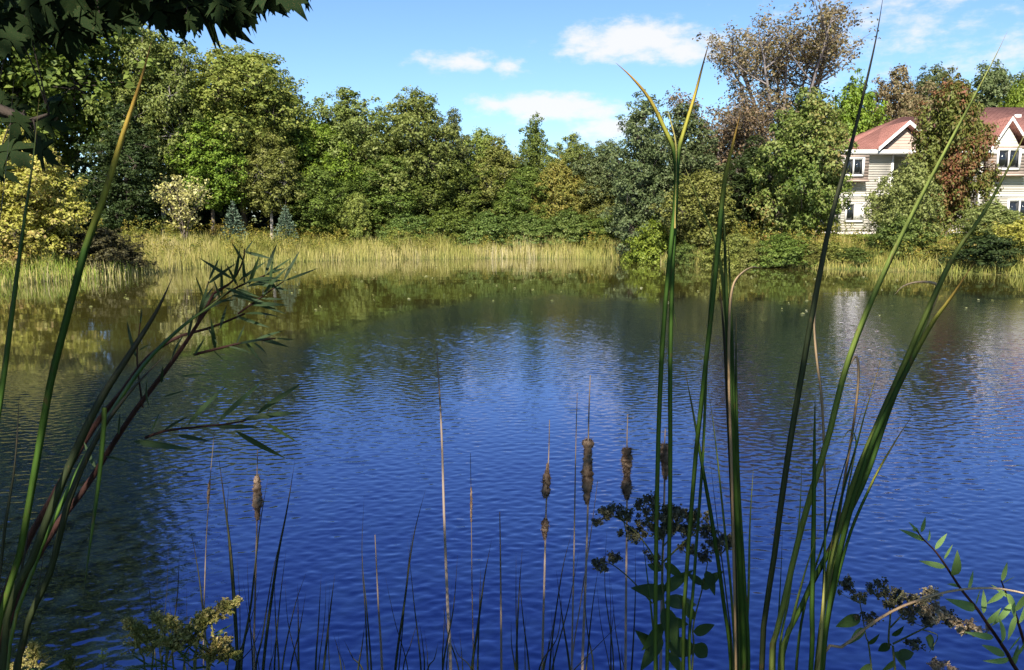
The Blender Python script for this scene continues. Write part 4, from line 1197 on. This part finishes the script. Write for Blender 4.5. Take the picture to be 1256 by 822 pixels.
dead_cattail('dead cattail with a dark ragged wedge of fluff on its stalk', 3.0, 0, [(672, 568, 669, 610, [1.5, 3, 5.5, 6.5, 3]), (669, 636, 668, 662, [3, 5, 3.5, 2])], [(674, 515), (673, 560), (670, 620), (668, 700), (665, 832)], .012, 'stalk')
dead_cattail('dead cattail with the longest fluffy brown seed head', 3.0, 0, [(721, 540, 720, 618, [5, 7, 6.5, 7, 6.5, 7, 5, 3])], [(724, 460), (722, 520), (721, 620), (718, 720), (714, 832)], .014)
dead_cattail('dead cattail whose seed head is pinched into two pale tufts', 3.05, 0, [(769, 550, 769, 586, [5.5, 7.5, 7, 5, 3]), (769, 584, 769, 612, [3.5, 6.5, 6, 3])], [(770, 508), (769, 545), (769, 620), (768, 720), (767, 832)], .013)
dead_cattail('dead cattail with a short tan seed head behind the forked cattail', 3.0, 0, [(815, 545, 816, 588, [5.5, 6.5, 6, 5, 2.5])], [(816, 526), (815, 550), (815, 600), (812, 720), (810, 832)], .014)
dead_cattail('dead cattail with a dark brown seed head on the left side', 2.9, 0, [(315, 583, 316, 638, [3, 5.5, 6.5, 6.5, 5, 2.5])], [(316, 552), (315, 600), (315, 650), (313, 730), (312, 832)], .010, 'stalk_dark')
dead_cattail('tallest bare dead stalk left of the seed heads', 2.8, 0, [], [(536, 432), (539, 480), (542, 540), (545, 640), (549, 740), (553, 832)], .015, 'stalk', name='reed_stalk')
dead_cattail('thin dark dead stalk just right of the tallest bare one', 3.1, 0, [(578, 598, 578, 640, [.8, 1.4, 1.6, 1])], [(577, 556), (578, 620), (579, 720), (581, 832)], .007, 'stalk_dark')
dead_cattail('straight pale broken-off stalk in the middle of the water', 2.9, 0, [], [(613, 628), (614, 700), (615, 832)], .013, 'stalk', name='reed_stalk')
dead_cattail('pale slender stalk beside the longest seed head', 3.0, 0, [], [(708, 482), (706, 560), (704, 680), (701, 832)], .010, 'stalk', name='reed_stalk')
dead_cattail('short pale slanting stalk left of the tallest bare one', 2.9, 0, [], [(460, 656), (464, 740), (469, 832)], .013, 'stalk', name='reed_stalk')
dead_cattail('thin pale stalk with a withered head at the edge of the dark reflection', 2.9, 0, [(257, 590, 255, 618, [.8, 1.6, 1.8, .8])], [(263, 528), (257, 600), (252, 690), (250, 832)], .007, 'stalk', name='reed_stalk')
dead_cattail('thin grey stalk leaning at the foot of the seed heads', 3.1, 0, [], [(733, 590), (724, 660), (712, 740), (700, 832)], .008, 'stalk', name='reed_stalk')

# --- dark young reeds in the near water -----------------------------------
def reed_clump(label, Y, leaves, px):
    e = empty('reed_plant', foot_at(px, Y, 950)); tag(e, label, 'reed', 'dark reed tufts in the near water')
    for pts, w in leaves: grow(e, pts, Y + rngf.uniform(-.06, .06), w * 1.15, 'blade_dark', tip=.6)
    return e
reed_clump('dark reed tuft left of the left-hand seed head', 2.9, [([(267, 552), (276, 620), (285, 700), (292, 832)], .014), ([(232, 640), (243, 700), (250, 760), (256, 832)], .011), ([(281, 590), (279, 640), (286, 740), (290, 832)], .008), ([(207, 640), (205, 720), (200, 832)], .006)], 272)
reed_clump('dark reed tuft right of the left-hand seed head', 2.85, [([(362, 563), (352, 625), (338, 700), (322, 832)], .013), ([(330, 578), (318, 650), (308, 740), (296, 832)], .011), ([(336, 690), (338, 760), (342, 832)], .009), ([(350, 640), (335, 700), (322, 780), (314, 832)], .010), ([(377, 698), (360, 750), (345, 832)], .008)], 325)
reed_clump('three short dark reeds between the left seed head and the pale slanting stalk', 2.9, [([(365, 715), (366, 770), (367, 832)], .010), ([(394, 704), (391, 760), (387, 832)], .009), ([(411, 703), (405, 750), (396, 832)], .012), ([(400, 710), (398, 760), (390, 832)], .006)], 385)
reed_clump('dark reed tuft around the short pale slanting stalk', 2.95, [([(447, 603), (444, 680), (450, 750), (456, 832)], .011), ([(443, 690), (448, 750), (452, 832)], .009), ([(522, 600), (507, 660), (496, 740), (484, 832)], .012), ([(508, 640), (500, 700), (488, 832)], .008)], 468)
reed_clump('dark reed tuft between the tallest stalk and the broken pale one', 2.9, [([(603, 662), (594, 710), (586, 770), (578, 832)], .012), ([(590, 690), (588, 750), (586, 832)], .010), ([(563, 770), (566, 800), (568, 832)], .006), ([(520, 770), (524, 800), (528, 832)], .005)], 582)
reed_clump('dark reed tuft right of the broken pale stalk', 2.95, [([(641, 668), (636, 740), (633, 832)], .010), ([(633, 676), (633, 750), (635, 832)], .009)], 634)
reed_clump('tangled dark reeds at the foot of the fluffy seed heads', 2.95, [([(702, 650), (688, 710), (674, 832)], .011), ([(682, 698), (690, 760), (700, 832)], .011), ([(735, 690), (726, 750), (718, 832)], .009), ([(676, 740), (678, 790), (680, 832)], .007), ([(745, 640), (742, 720), (752, 832)], .010), ([(690, 720), (684, 780), (660, 832)], .008), ([(770, 755), (735, 790), (700, 826), (690, 840)], .010), ([(715, 700), (720, 770), (728, 832)], .008)], 700)

rd = random.Random(21)
TUFT = [(215, 'thin dark reeds rising before the edge of the dark reflection', 5), (300, 'thin dark reeds at the foot of the left-hand seed head', 6), (345, 'low dark reeds just right of the left-hand seed head', 5), (425, 'low dark reeds left of the short pale slanting stalk', 5),
        (505, 'low dark reeds left of the tallest bare stalk', 5), (560, 'low dark reeds right of the tallest bare stalk', 5), (655, 'low dark reeds below the wedge-shaped seed head', 6), (752, 'low dark reeds below the pinched seed head', 6)]
for px, lab, nn in TUFT:
    lv = []
    for k in range(nn):
        bx = px + rd.uniform(-22, 22); tx = bx + rd.gauss(0, 18); ty = rd.uniform(660, 790)
        lv.append(([(tx, ty), (bx * .4 + tx * .6 + rd.uniform(-3, 3), ty * .55 + 832 * .45), (bx, 834)], rd.uniform(.005, .010)))
    reed_clump(lab, 2.9 + rd.uniform(-.1, .15), lv, px)

# --- leaves as shared meshes ----------------------------------------------
def lance_mesh(L=1.0, W=.16, curl=.10, n=9, widest=.38):
    s = np.linspace(0, 1, n); w = W * .5 * np.sin(np.pi * s ** (math.log(.5) / math.log(widest))) ** .9
    z = -curl * s * s
    v = []; 
    for i in range(n):
        v += [(-w[i], s[i] * L, z[i] + w[i] * .35), (0, s[i] * L, z[i]), (w[i], s[i] * L, z[i] + w[i] * .35)]
    q = []
    for i in range(n - 1):
        for j in (0, 1): q.append((i * 3 + j, i * 3 + j + 1, i * 3 + j + 4, i * 3 + j + 3))
    me = quick_mesh('leaf', np.array(v), np.array(q), None, True)
    set_along(me, np.repeat(s, 3)); me.materials.append(M['willow_leaf'])
    return me
LANCE = [lance_mesh(curl=.10, W=.095), lance_mesh(curl=-.06, W=.085), lance_mesh(curl=.20, W=.105)]
BROADL = [lance_mesh(W=.30, curl=.15, widest=.34), lance_mesh(W=.26, curl=.30, widest=.36)]

def orient(o, p, d, nrm):
    d = Vector(d).normalized(); nrm = Vector(nrm); nrm = nrm - d * nrm.dot(d)
    if nrm.length < 1e-4: nrm = d.orthogonal()
    nrm.normalize(); s = d.cross(nrm)
    return Matrix(((s.x, d.x, nrm.x, p[0]), (s.y, d.y, nrm.y, p[1]), (s.z, d.z, nrm.z, p[2]), (0, 0, 0, 1)))

def put_leaf(parent, me, a, b, mat, name='leaf', spin=None, wide=1.0):
    """leaf from point a to point b (world)"""
    base = Vector(parent.location); d = b - a; L = d.length
    n0 = Vector((rngf.uniform(-.6, .6), -1 + rngf.uniform(-.4, .4), .55 + rngf.uniform(-.5, .5))) if spin is None else Vector(spin)
    o = link(name, me, parent, M[mat])
    o.matrix_local = orient(o, a - base, d, n0) @ Matrix.Diagonal((L * wide, L, L, 1))
    return o

def stem_part(parent, pts, r0, r1, mat, name='stem', n=14, sides=6):
    base = Vector(parent.location); g = Geo(); path = spline([Vector(p) - base for p in pts], n)
    g.tube(path, np.linspace(r0, r1, n), sides)
    me = g.mesh(name, None, True); set_along(me, np.repeat(np.linspace(0, 1, n), sides))
    return link(name, me, parent, M[mat])

# --- willow shrub leaning in from the left --------------------------------
WY = 1.5
W_ = empty('willow_sapling', foot_at(-70, WY)); tag(W_, 'dark willow sapling with narrow leaves leaning in from the left', 'sapling')
def wp(px, py, dy=0.0): return at(px, py, WY + dy)
stem_part(W_, [Vector(W_.location), wp(-20, 900), wp(20, 740), wp(62, 656), wp(105, 598), wp(160, 512), wp(212, 443), wp(242, 398), wp(262, 360)], .0095, .0025, 'willow_bark', 'stem', 26)
stem_part(W_, [Vector(W_.location), wp(-30, 900, .1), wp(10, 720, .1), wp(70, 600, .1), wp(118, 520, .1), wp(150, 480, .08), wp(180, 440, .06), wp(215, 415, .04), wp(258, 402, .03), wp(300, 385, .02)], .009, .002, 'willow_bark', 'stem', 26)
twigs = [
    ([(178, 537), (205, 528), (250, 523), (292, 518), (330, 506)], .003),
    ([(238, 435), (270, 427), (305, 419), (338, 415)], .003),
    ([(242, 398), (262, 372), (292, 352), (325, 338)], .003),
    ([(262, 360), (285, 345), (298, 320), (300, 305)], .0025),
    ([(242, 398), (250, 365), (256, 345)], .002), ([(292, 385), (320, 365), (348, 345)], .002), ([(175, 500), (168, 440), (172, 395)], .002)]
for pts, r in twigs: stem_part(W_, [wp(*p) for p in pts], r, r * .5, 'willow_bark', 'twig', 10, 5)
LW = [((230, 522), (274, 471)), ((267, 517), (328, 467)), ((315, 508), (366, 470)), ((296, 515), (370, 502)), ((325, 508), (372, 508)), ((264, 524), (318, 522)),
      ((288, 528), (352, 566)), ((325, 518), (366, 543)), ((218, 534), (255, 540)), ((163, 541), (233, 552)), ((185, 531), (198, 505)), ((201, 528), (229, 509)),
      ((221, 462), (259, 457)), ((200, 487), (230, 479)), ((184, 500), (172, 468)), ((198, 470), (199, 452)),
      ((242, 398), (243, 365)), ((245, 392), (250, 350)), ((230, 415), (238, 382)), ((300, 418), (323, 448)), ((318, 416), (350, 422)), ((280, 425), (310, 432)), ((262, 430), (275, 442)),
      ((300, 385), (345, 382)), ((290, 388), (330, 402)), ((300, 350), (298, 312)), ((302, 352), (352, 338)), ((305, 350), (318, 315)), ((292, 352), (276, 322)), ((310, 348), (355, 352)),
      ((312, 372), (350, 384)), ((272, 372), (262, 340)), ((283, 362), (340, 372)), ((270, 404), (278, 372)), ((255, 402), (268, 424)), ((225, 412), (205, 440)),
      ((168, 440), (152, 392)), ((172, 400), (176, 378)), ((170, 430), (186, 420)), ((262, 372), (290, 366)), ((292, 345), (330, 320)), ((325, 338), (352, 326)), ((330, 342), (345, 362)),
      ((250, 365), (240, 335)), ((298, 320), (286, 300)), ((300, 310), (312, 292)), ((320, 366), (352, 368)), ((238, 436), (252, 414)), ((290, 422), (300, 398)), ((338, 415), (362, 417)),
      ((310, 420), (332, 434)), ((118, 575), (100, 540)), ((145, 535), (150, 505)), ((128, 560), (160, 565))]
rw = random.Random(3)
for k in range(26):
    t = rw.choice([1, 2, 3, 5, 4]); pts = twigs[t][0]; q = spline([(p[0], p[1], 0) for p in pts], 12)[rw.randint(2, 11)]
    an = rw.gauss(-.5, .8); ln = rw.uniform(30, 54)
    LW.append(((q[0], q[1]), (q[0] + math.cos(an) * ln, q[1] + math.sin(an) * ln)))
for i, (a, b) in enumerate(LW):
    da = rngf.uniform(-.02, .02); db = da + rngf.uniform(-.05, .05)
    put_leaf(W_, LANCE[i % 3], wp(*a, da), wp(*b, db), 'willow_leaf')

# --- pale-leaved willow sapling at lower right ----------------------------
SY = 1.9
S_ = empty('willow_sapling', foot_at(1310, SY)); tag(S_, 'fresh green willow sapling with reddish stem at the lower right corner', 'sapling')
def sp(px, py, dy=0.0): return at(px, py, SY + dy)
stem_part(S_, [Vector(S_.location), sp(1275, 900), sp(1243, 817), sp(1228, 790), sp(1211, 765), sp(1197, 745), sp(1179, 723), sp(1160, 694), sp(1147, 676), sp(1135, 664), sp(1124, 651)], .006, .0015, 'willow_bark', 'stem', 30)
stem_part(S_, [Vector(S_.location), sp(1285, 900, .1), sp(1262, 810, .1), sp(1246, 755, .08), sp(1234, 728, .08), sp(1228, 712, .08)], .006, .0015, 'willow_bark', 'stem', 24)
LS = [((1136, 664), (1103, 648)), ((1128, 654), (1114, 640)), ((1130, 653), (1136, 636)), ((1126, 652), (1117, 646)), ((1138, 664), (1143, 650)), ((1147, 674), (1162, 653)), ((1158, 686), (1168, 667)), ((1160, 696), (1130, 689)),
      ((1170, 706), (1177, 680)), ((1177, 721), (1159, 712)), ((1187, 723), (1197, 699)), ((1197, 742), (1200, 722)), ((1206, 753), (1209, 723)), ((1197, 747), (1164, 736)), ((1219, 782), (1190, 778)),
      ((1229, 713), (1236, 690)), ((1230, 715), (1244, 706)), ((1234, 728), (1258, 768)), ((1232, 725), (1210, 743)), ((1240, 740), (1222, 770)), ((1233, 804), (1208, 792)), ((1246, 755), (1236, 785)), ((1250, 765), (1262, 742)),
      ((1228, 790), (1232, 760)), ((1238, 808), (1214, 815)), ((1243, 817), (1250, 790)), ((1252, 780), (1234, 800)), ((1236, 733), (1218, 716)), ((1211, 765), (1228, 748)), ((1255, 790), (1240, 820)), ((1258, 800), (1266, 770)), ((1246, 750), (1264, 720))]
for i, (a, b) in enumerate(LS):
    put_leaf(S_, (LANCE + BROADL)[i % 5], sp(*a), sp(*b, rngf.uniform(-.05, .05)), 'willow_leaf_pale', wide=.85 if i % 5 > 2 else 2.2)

# --- flat-topped weeds (boneset) ------------------------------------------
def floret_cluster(center, rad, seed, cnt=120):
    """small flat-topped head of dried florets"""
    rng = np.random.default_rng(seed)
    rad = rad * 1.15; cnt = int(cnt * 2.0)
    hubs = rng.normal(size=(9, 3)) * rad * np.array([.55, .55, .22])
    c = hubs[rng.integers(0, 9, cnt)] + rng.normal(size=(cnt, 3)) * rad * .16
    v, q = leaf_cards(c, np.full(cnt, rad * .12), 3, rad * .24, rng)
    g = Geo(); g.add(v, q)
    for h in hubs: g.tube(np.array([(0, 0, -rad * .9), h * .6 + np.array([0, 0, -rad * .35]), h]), [rad * .05, rad * .035, rad * .02], 3)
    return g.mesh('flower_head', None)

def umbel_weed(label, Y, foot_px, stems, heads, leaves, mat_head='seed_dark', leaf='weed_leaf', group=None, tan=()):
    e = empty('boneset_plant', foot_at(foot_px, Y)); tag(e, label, 'weed', group)
    P_ = lambda px, py, dy=0.0: at(px, py, Y + dy)
    for pts, r, root in stems:
        w = [P_(*p) for p in pts]
        if root: w = [Vector(e.location)] + w
        stem_part(e, w, r, r * .45, 'weed_stem', 'stem', 16, 6)
    base = Vector(e.location)
    for i, (px, py, r) in enumerate(heads):
        o = link('flower_head', floret_cluster((0, 0, 0), r * Y / F, 300 + i), e, M['seed_tan' if i in tan else mat_head])
        o.location = P_(px, py, rngf.uniform(-.06, .06)) - base
    for i, (a, b) in enumerate(leaves):
        put_leaf(e, BROADL[i % 2], P_(*a), P_(*b, rngf.uniform(-.06, .06)), leaf, wide=1.35)
    return e
umbel_weed('dark flat-topped weed among the middle cattails', 2.3, 812,
    [([(818, 830), (815, 760), (812, 700), (815, 650), (818, 632)], .005, True), ([(812, 700), (790, 665), (765, 640), (748, 632)], .003, False), ([(813, 690), (845, 660), (868, 645), (885, 660)], .003, False),
     ([(814, 660), (795, 640), (790, 625)], .002, False), ([(814, 670), (835, 645), (850, 635)], .002, False), ([(800, 740), (775, 712), (750, 692), (735, 690)], .0025, False), ([(765, 640), (770, 655), (782, 660)], .002, False),
     ([(848, 830), (850, 770), (862, 720), (868, 690)], .0035, True)],
    [(745, 626, 13), (766, 628, 12), (792, 618, 13), (812, 626, 14), (830, 630, 16), (850, 634, 15), (781, 656, 13), (805, 652, 12), (868, 650, 12), (885, 668, 13), (737, 692, 11), (752, 684, 9), (845, 672, 10), (800, 684, 9), (895, 662, 9), (790, 636, 10), (820, 644, 12), (838, 650, 11), (862, 682, 10), (731, 640, 7)],
    [((815, 730), (778, 720)), ((815, 725), (845, 700)), ((812, 765), (790, 800)), ((814, 760), (850, 770)), ((813, 700), (792, 690)), ((815, 690), (840, 712)), ((813, 745), (835, 800)), ((812, 780), (785, 822)), ((850, 775), (880, 768)), ((852, 760), (835, 735)), ((860, 722), (885, 700)), ((862, 718), (842, 700)), ((866, 700), (878, 730)), ((814, 715), (800, 745)), ((818, 790), (862, 800)), ((815, 740), (862, 735)), ((808, 800), (782, 775)), ((818, 800), (846, 830)), ((852, 790), (872, 810))])
umbel_weed('flat-topped weed with dried tan flowers at the lower right', 2.2, 1105,
    [([(1098, 830), (1090, 790), (1092, 750), (1085, 730)], .004, True), ([(1070, 830), (1062, 780), (1054, 735)], .003, True), ([(1092, 770), (1115, 745), (1128, 730)], .0025, False), ([(1095, 790), (1135, 770), (1165, 755)], .003, False), ([(1054, 740), (1040, 720)], .002, False), ([(1092, 755), (1100, 735), (1105, 728)], .002, False), ([(1130, 772), (1150, 780), (1140, 800)], .002, False)],
    [(1037, 714, 11), (1053, 730, 10), (1077, 722, 12), (1090, 735, 11), (1102, 728, 10), (1118, 736, 12), (1070, 760, 10), (1128, 742, 14), (1142, 728, 12), (1150, 752, 13), (1165, 758, 13), (1180, 768, 13), (1195, 772, 10), (1108, 750, 11), (1148, 816, 10), (1162, 820, 9), (1136, 760, 11), (1120, 790, 9)],
    [((1056, 756), (1024, 770)), ((1060, 770), (1042, 790)), ((1092, 790), (1075, 800)), ((1096, 800), (1120, 822)), ((1094, 780), (1110, 770)), ((1098, 810), (1084, 826)), ((1100, 805), (1125, 800)), ((1064, 790), (1080, 782)), ((1135, 782), (1152, 798)), ((1070, 815), (1052, 826))], tan=(7, 8, 9, 11, 12, 14, 15))
AR = empty('reed_stalk', foot_at(990, 1.8)); tag(AR, 'tan dry stem arching low across the lower right corner', 'reed')
stem_part(AR, [Vector(AR.location), at(998, 850, 1.8), at(1040, 790, 1.8), at(1090, 752, 1.8), at(1140, 732, 1.8), at(1180, 723, 1.8), at(1225, 722, 1.8), at(1275, 732, 1.8)], .004, .0022, 'blade_dry', 'stem', 24)

# --- goldenrod at lower left ----------------------------------------------
def plume(path, r, seed):
    rng = np.random.default_rng(seed); path = np.asarray(path); n = len(path); g = Geo(); cs = []
    for k in range(64):
        i = rng.integers(1, n); p = path[i]; s = i / n
        d = rng.normal(size=3) * np.array([1, 1, .6]) + np.array([0, 0, .5]); d /= np.linalg.norm(d)
        e = p + d * r * (1.25 - s) * (.4 + .6 * rng.random())
        g.tube(np.array([p, (p + e) / 2 + np.array([0, 0, .1 * r]), e]), [r * .035, r * .03, r * .02], 3)
        for f in (.35, .55, .75, .95): cs.append(p * (1 - f) + e * f)
    v, q = leaf_cards(np.array(cs), np.full(len(cs), r * .10), 7, r * .13, rng)
    g.add(v, q)
    return g.mesh('flower_plume', None)
GR = [('goldenrod with a tan gone-to-seed plume at the bottom left', 2.1, 235, [([(238, 850), (240, 800), (252, 770), (270, 752), (292, 738)], 30), ([(215, 850), (212, 800), (222, 780), (232, 776)], 26), ([(240, 810), (262, 800), (280, 790)], 24), ([(225, 850), (235, 790), (245, 765), (256, 752)], 26), ([(255, 850), (258, 815), (270, 800), (292, 806)], 24), ([(200, 850), (206, 800), (214, 775), (206, 760)], 22)]),
      ('small faint goldenrod left of the seeding one', 2.2, 170, [([(178, 850), (172, 800), (165, 775), (155, 762)], 22), ([(185, 850), (188, 800), (182, 780), (168, 768)], 20), ([(200, 850), (204, 790), (196, 765), (188, 756)], 20)]),
      ('shaded goldenrod tuft in the bottom left corner', 2.1, 40, [([(50, 860), (46, 820), (40, 792)], 22), ([(80, 860), (86, 830), (84, 805)], 18), ([(20, 860), (18, 830), (26, 810)], 16)])]
for k, (lab, Y, fp, pl) in enumerate(GR):
    e = empty('goldenrod_plant', foot_at(fp, Y)); tag(e, lab, 'wildflower', 'goldenrods on the near bank'); base = Vector(e.location)
    for i, (pts, r) in enumerate(pl):
        w = [at(px, py, Y) for px, py in pts]
        stem_part(e, [base] + w, .0035, .0012, 'weed_stem', 'stem', 18)
        link('flower_plume', plume(spline([p - base for p in w[1:]], 20), 1.1 * r * Y / F, 600 + k * 10 + i), e, M['goldenrod'])
        for j in range(7):
            f = .1 + .8 * rngf.random(); a = w[0] * (1 - f) + w[-2] * f
            put_leaf(e, LANCE[j % 3], a, a + Vector((rngf.choice((-1, 1)) * rngf.uniform(.03, .06), rngf.uniform(-.03, .03), rngf.uniform(-.01, .04))), 'weed_leaf')
sn = empty('toadflax_plant', foot_at(128, 2.15)); tag(sn, 'single tiny yellow flower at the bottom left beside the goldenrod', 'wildflower')
stem_part(sn, [Vector(sn.location), at(127, 860, 2.15), at(126, 800, 2.15)], .002, .001, 'weed_stem')
o = link('flower_head', floret_cluster(0, 6 * 2.15 / F, 991, 40), sn, M['yellow']); o.location = at(126, 802, 2.15) - Vector(sn.location)

# ------------------------------------------------------------------ silver maple overhanging the viewer
def maple_mesh(detail=True, seed=0):
    """deeply cut five-lobed leaf, stem end at the origin, tip along +Y, length 1"""
    rng = random.Random(seed)
    half = [(0, 0), (.08, -.02), (.32, -.10), (.24, .02), (.34, .07), (.20, .11), (.36, .22), (.33, .28), (.66, .50), (.47, .45), (.50, .58), (.34, .44), (.14, .30), (.12, .40), (.26, .60), (.17, .60), (.18, .78), (.09, .74), (0, 1.0)] if detail else \
           [(0, 0), (.28, -.04), (.40, .17), (.62, .42), (.33, .40), (.18, .38), (.22, .62), (0, 1.0)]
    half = [(x * (1 + rng.uniform(-.08, .08)), y) for x, y in half]
    pts = half + [(-x * (1 + rng.uniform(-.08, .08)), y) for x, y in half[1:-1]][::-1]
    z = [(-.22 * (x * x) - .14 * max(0, y) ** 2 + .10 * abs(x)) for x, y in pts]
    v = [(x, y, zz) for (x, y), zz in zip(pts, z)] + [(0, .30, .01)]
    n = len(pts); c = n
    t = [(c, i, (i + 1) % n) for i in range(n)]
    return np.array(v), np.array(t)
def maple_obj_mesh(seed):
    v, t = maple_mesh(True, seed)
    me = quick_mesh('leaf', v, [t]); set_along(me, v[:, 1]); me.materials.append(M['maple_leaf']); return me
ML = [maple_obj_mesh(s) for s in range(4)]
MT = empty('silver_maple_tree', (-3.4, -2.6, gz(-3.4, -2.6))); tag(MT, 'shaded maple whose jagged dark leaves overhang the top left corner', 'tree')
mb = Vector(MT.location)
stem_part(MT, [mb, mb + Vector((.1, .1, 2)), mb + Vector((.3, .3, 4.5)), mb + Vector((.4, .2, 8))], .26, .07, 'bark', 'trunk', 18, 12)
BR = []
def branch(pts, r0, r1): 
    stem_part(MT, pts, r0, r1, 'twig', 'branch', 16, 7); BR.append(spline(pts, 30))
branch([mb + Vector((.1, .1, 2.2)), Vector((-2.6, -1.0, 3.4)), Vector((-1.9, .6, 3.5)), at(60, -60, 1.7), at(200, -35, 1.75), at(300, -22, 1.8), at(372, -12, 1.85)], .05, .004)
branch([mb + Vector((.1, .1, 1.9)), Vector((-2.7, -.6, 2.9)), Vector((-1.9, 1.0, 2.95)), at(-40, 120, 1.7), at(20, 150, 1.65), at(60, 140, 1.65)], .03, .003)
for k, (ex, ey, ez) in enumerate([(1.5, -1.2, 5.0), (3.2, -2.4, 5.6), (.6, -.6, 6.6), (-1.0, -4.2, 6.0), (2.2, -4.8, 6.8), (4.2, -4.4, 5.4), (-5.2, -1.4, 5.6), (-4.4, .6, 5.2), (-2.2, .6, 6.2), (0.2, -3.2, 7.8), (-5.6, -4.2, 6.4), (-1.5, -6.0, 4.2), (1.5, -6.5, 4.0), (4.0, -3.2, 3.9), (0.2, -5.0, 3.6), (3.6, -6.0, 4.4), (-3.0, -7.0, 5.0), (-5.5, -6.5, 4.2), (-6.5, -3.0, 4.4)]):
    s0 = mb + Vector((.25, .2, 2.6 + .35 * (k % 7)))
    e = Vector((ex, ey, ez)); branch([s0, s0.lerp(e, .5) + Vector((0, 0, .35)), e], .055, .012)
# leaves one can pick out against the sky and the far wood
cl = [(0, 78), (30, 62), (52, 52), (75, 78), (100, 60), (118, 52), (150, 45), (185, 40), (215, 48), (232, 52), (250, 30), (270, 40), (298, 56), (320, 22), (345, 26), (365, 12), (380, 6)]
mleaf = []
rm = random.Random(11)
for px in range(-20, 372, 6):
    low = np.interp(px, [c[0] for c in cl], [c[1] for c in cl])
    L = rm.uniform(36, 60); low += 2
    ang = rm.gauss(.15, .42)
    tip = (px + L * .2, low - rm.uniform(0, 14))
    mleaf.append((tip[0] - math.sin(ang) * L, tip[1] - math.cos(ang) * L, tip[0], tip[1]))
for k in range(105):
    px = rm.uniform(-30, 290); L = rm.uniform(36, 60); ang = rm.gauss(.2, .6); y = rm.uniform(-30, 34) + (14 if px < 120 else 0)
    mleaf.append((px - math.sin(ang) * L, y - math.cos(ang) * L, px, y))
mleaf += [(240, -8, 302, 58), (258, -20, 315, 28), (300, -30, 348, 24), (325, -38, 377, 18), (205, -15, 222, 60), (60, 10, 92, 80), (20, 15, 50, 72), (222, 0, 240, 45), (40, 122, 95, 140), (38, 120, 10, 175), (10, 150, 62, 175), (-20, 160, 40, 205), (-10, 140, 42, 128), (30, 150, 60, 190), (-25, 185, 18, 195), (45, 128, 75, 118), (-30, 120, 30, 150), (-20, 100, 22, 140), (20, 140, 92, 158), (-10, 170, 48, 188), (-30, 190, 30, 225), (30, 160, 70, 205), (0, 130, 50, 160)]
for i, (ax, ay, bx, by) in enumerate(mleaf):
    Yl = 1.7 + rm.uniform(-.12, .22)
    if i >= len(mleaf) - 16: ax, ay = bx + (ax - bx) * .62, by + (ay - by) * .62
    a = at(ax, ay, Yl); b = at(bx, by, Yl + rm.uniform(-.04, .04))
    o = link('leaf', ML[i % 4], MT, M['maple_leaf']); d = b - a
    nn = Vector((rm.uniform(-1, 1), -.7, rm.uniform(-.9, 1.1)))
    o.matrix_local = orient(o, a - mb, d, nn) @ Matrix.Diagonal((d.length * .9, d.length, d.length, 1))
    bi = min((p for br in BR[:2] for p in br), key=lambda p: (Vector(p) - a).length)
    if i % 2 == 0:
        g = Geo(); g.tube(spline([Vector(bi) - mb, (Vector(bi) + a) / 2 - mb + Vector((0, 0, .015)), a - mb], 6), np.linspace(.0018, .0012, 6), 4)
        me = g.mesh('petiole', None, True); set_along(me, np.zeros(24)); link('petiole', me, MT, M['twig'])
# unseen rest of the crown, rear boughs added low and dense to darken the bank
def maple_crown():
    rng = np.random.default_rng(42); lv, lt = maple_mesh(False, 9)
    cs = []
    for bi_, br in enumerate(BR[2:]):
        br = np.asarray(br)
        for k in range(17 if bi_ < 12 else 26):
            p = br[rng.integers(10, 30)]; cs.append(p + rng.normal(size=3) * np.array([.75, .75, .5]))
    cs = np.array(cs); per = 22
    c = np.repeat(cs, per, axis=0) + rng.normal(size=(len(cs) * per, 3)) * np.array([.3, .3, .2])
    # keep the open view over the pond: no boughs hang lower than the sight line
    ok = (c[:, 2] > 3.3) & ~((c[:, 1] > -.1) & ((c[:, 2] - CAM_H) < .36 * np.maximum(c[:, 1], .05) + .25))
    c = c[ok]; n = len(c)
    nrm = rng.normal(size=(n, 3)) * .5 + np.array([0, -.2, 1]); nrm /= np.linalg.norm(nrm, axis=1)[:, None]
    d = rng.normal(size=(n, 3)); d -= nrm * (d * nrm).sum(1)[:, None]; d /= np.linalg.norm(d, axis=1)[:, None]
    s = np.cross(d, nrm); sz = .10 + .06 * rng.random(n)
    v = (c[:, None, :] + sz[:, None, None] * (lv[None, :, 0:1] * s[:, None, :] + lv[None, :, 1:2] * d[:, None, :] + lv[None, :, 2:3] * nrm[:, None, :])).reshape(-1, 3) - np.array(mb)
    t = (np.arange(n)[:, None, None] * len(lv) + lt[None]).reshape(-1, 3)
    me = quick_mesh('crown', v, [t]); set_along(me, np.tile(lv[:, 1], n))
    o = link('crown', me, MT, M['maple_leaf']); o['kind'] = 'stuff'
maple_crown()
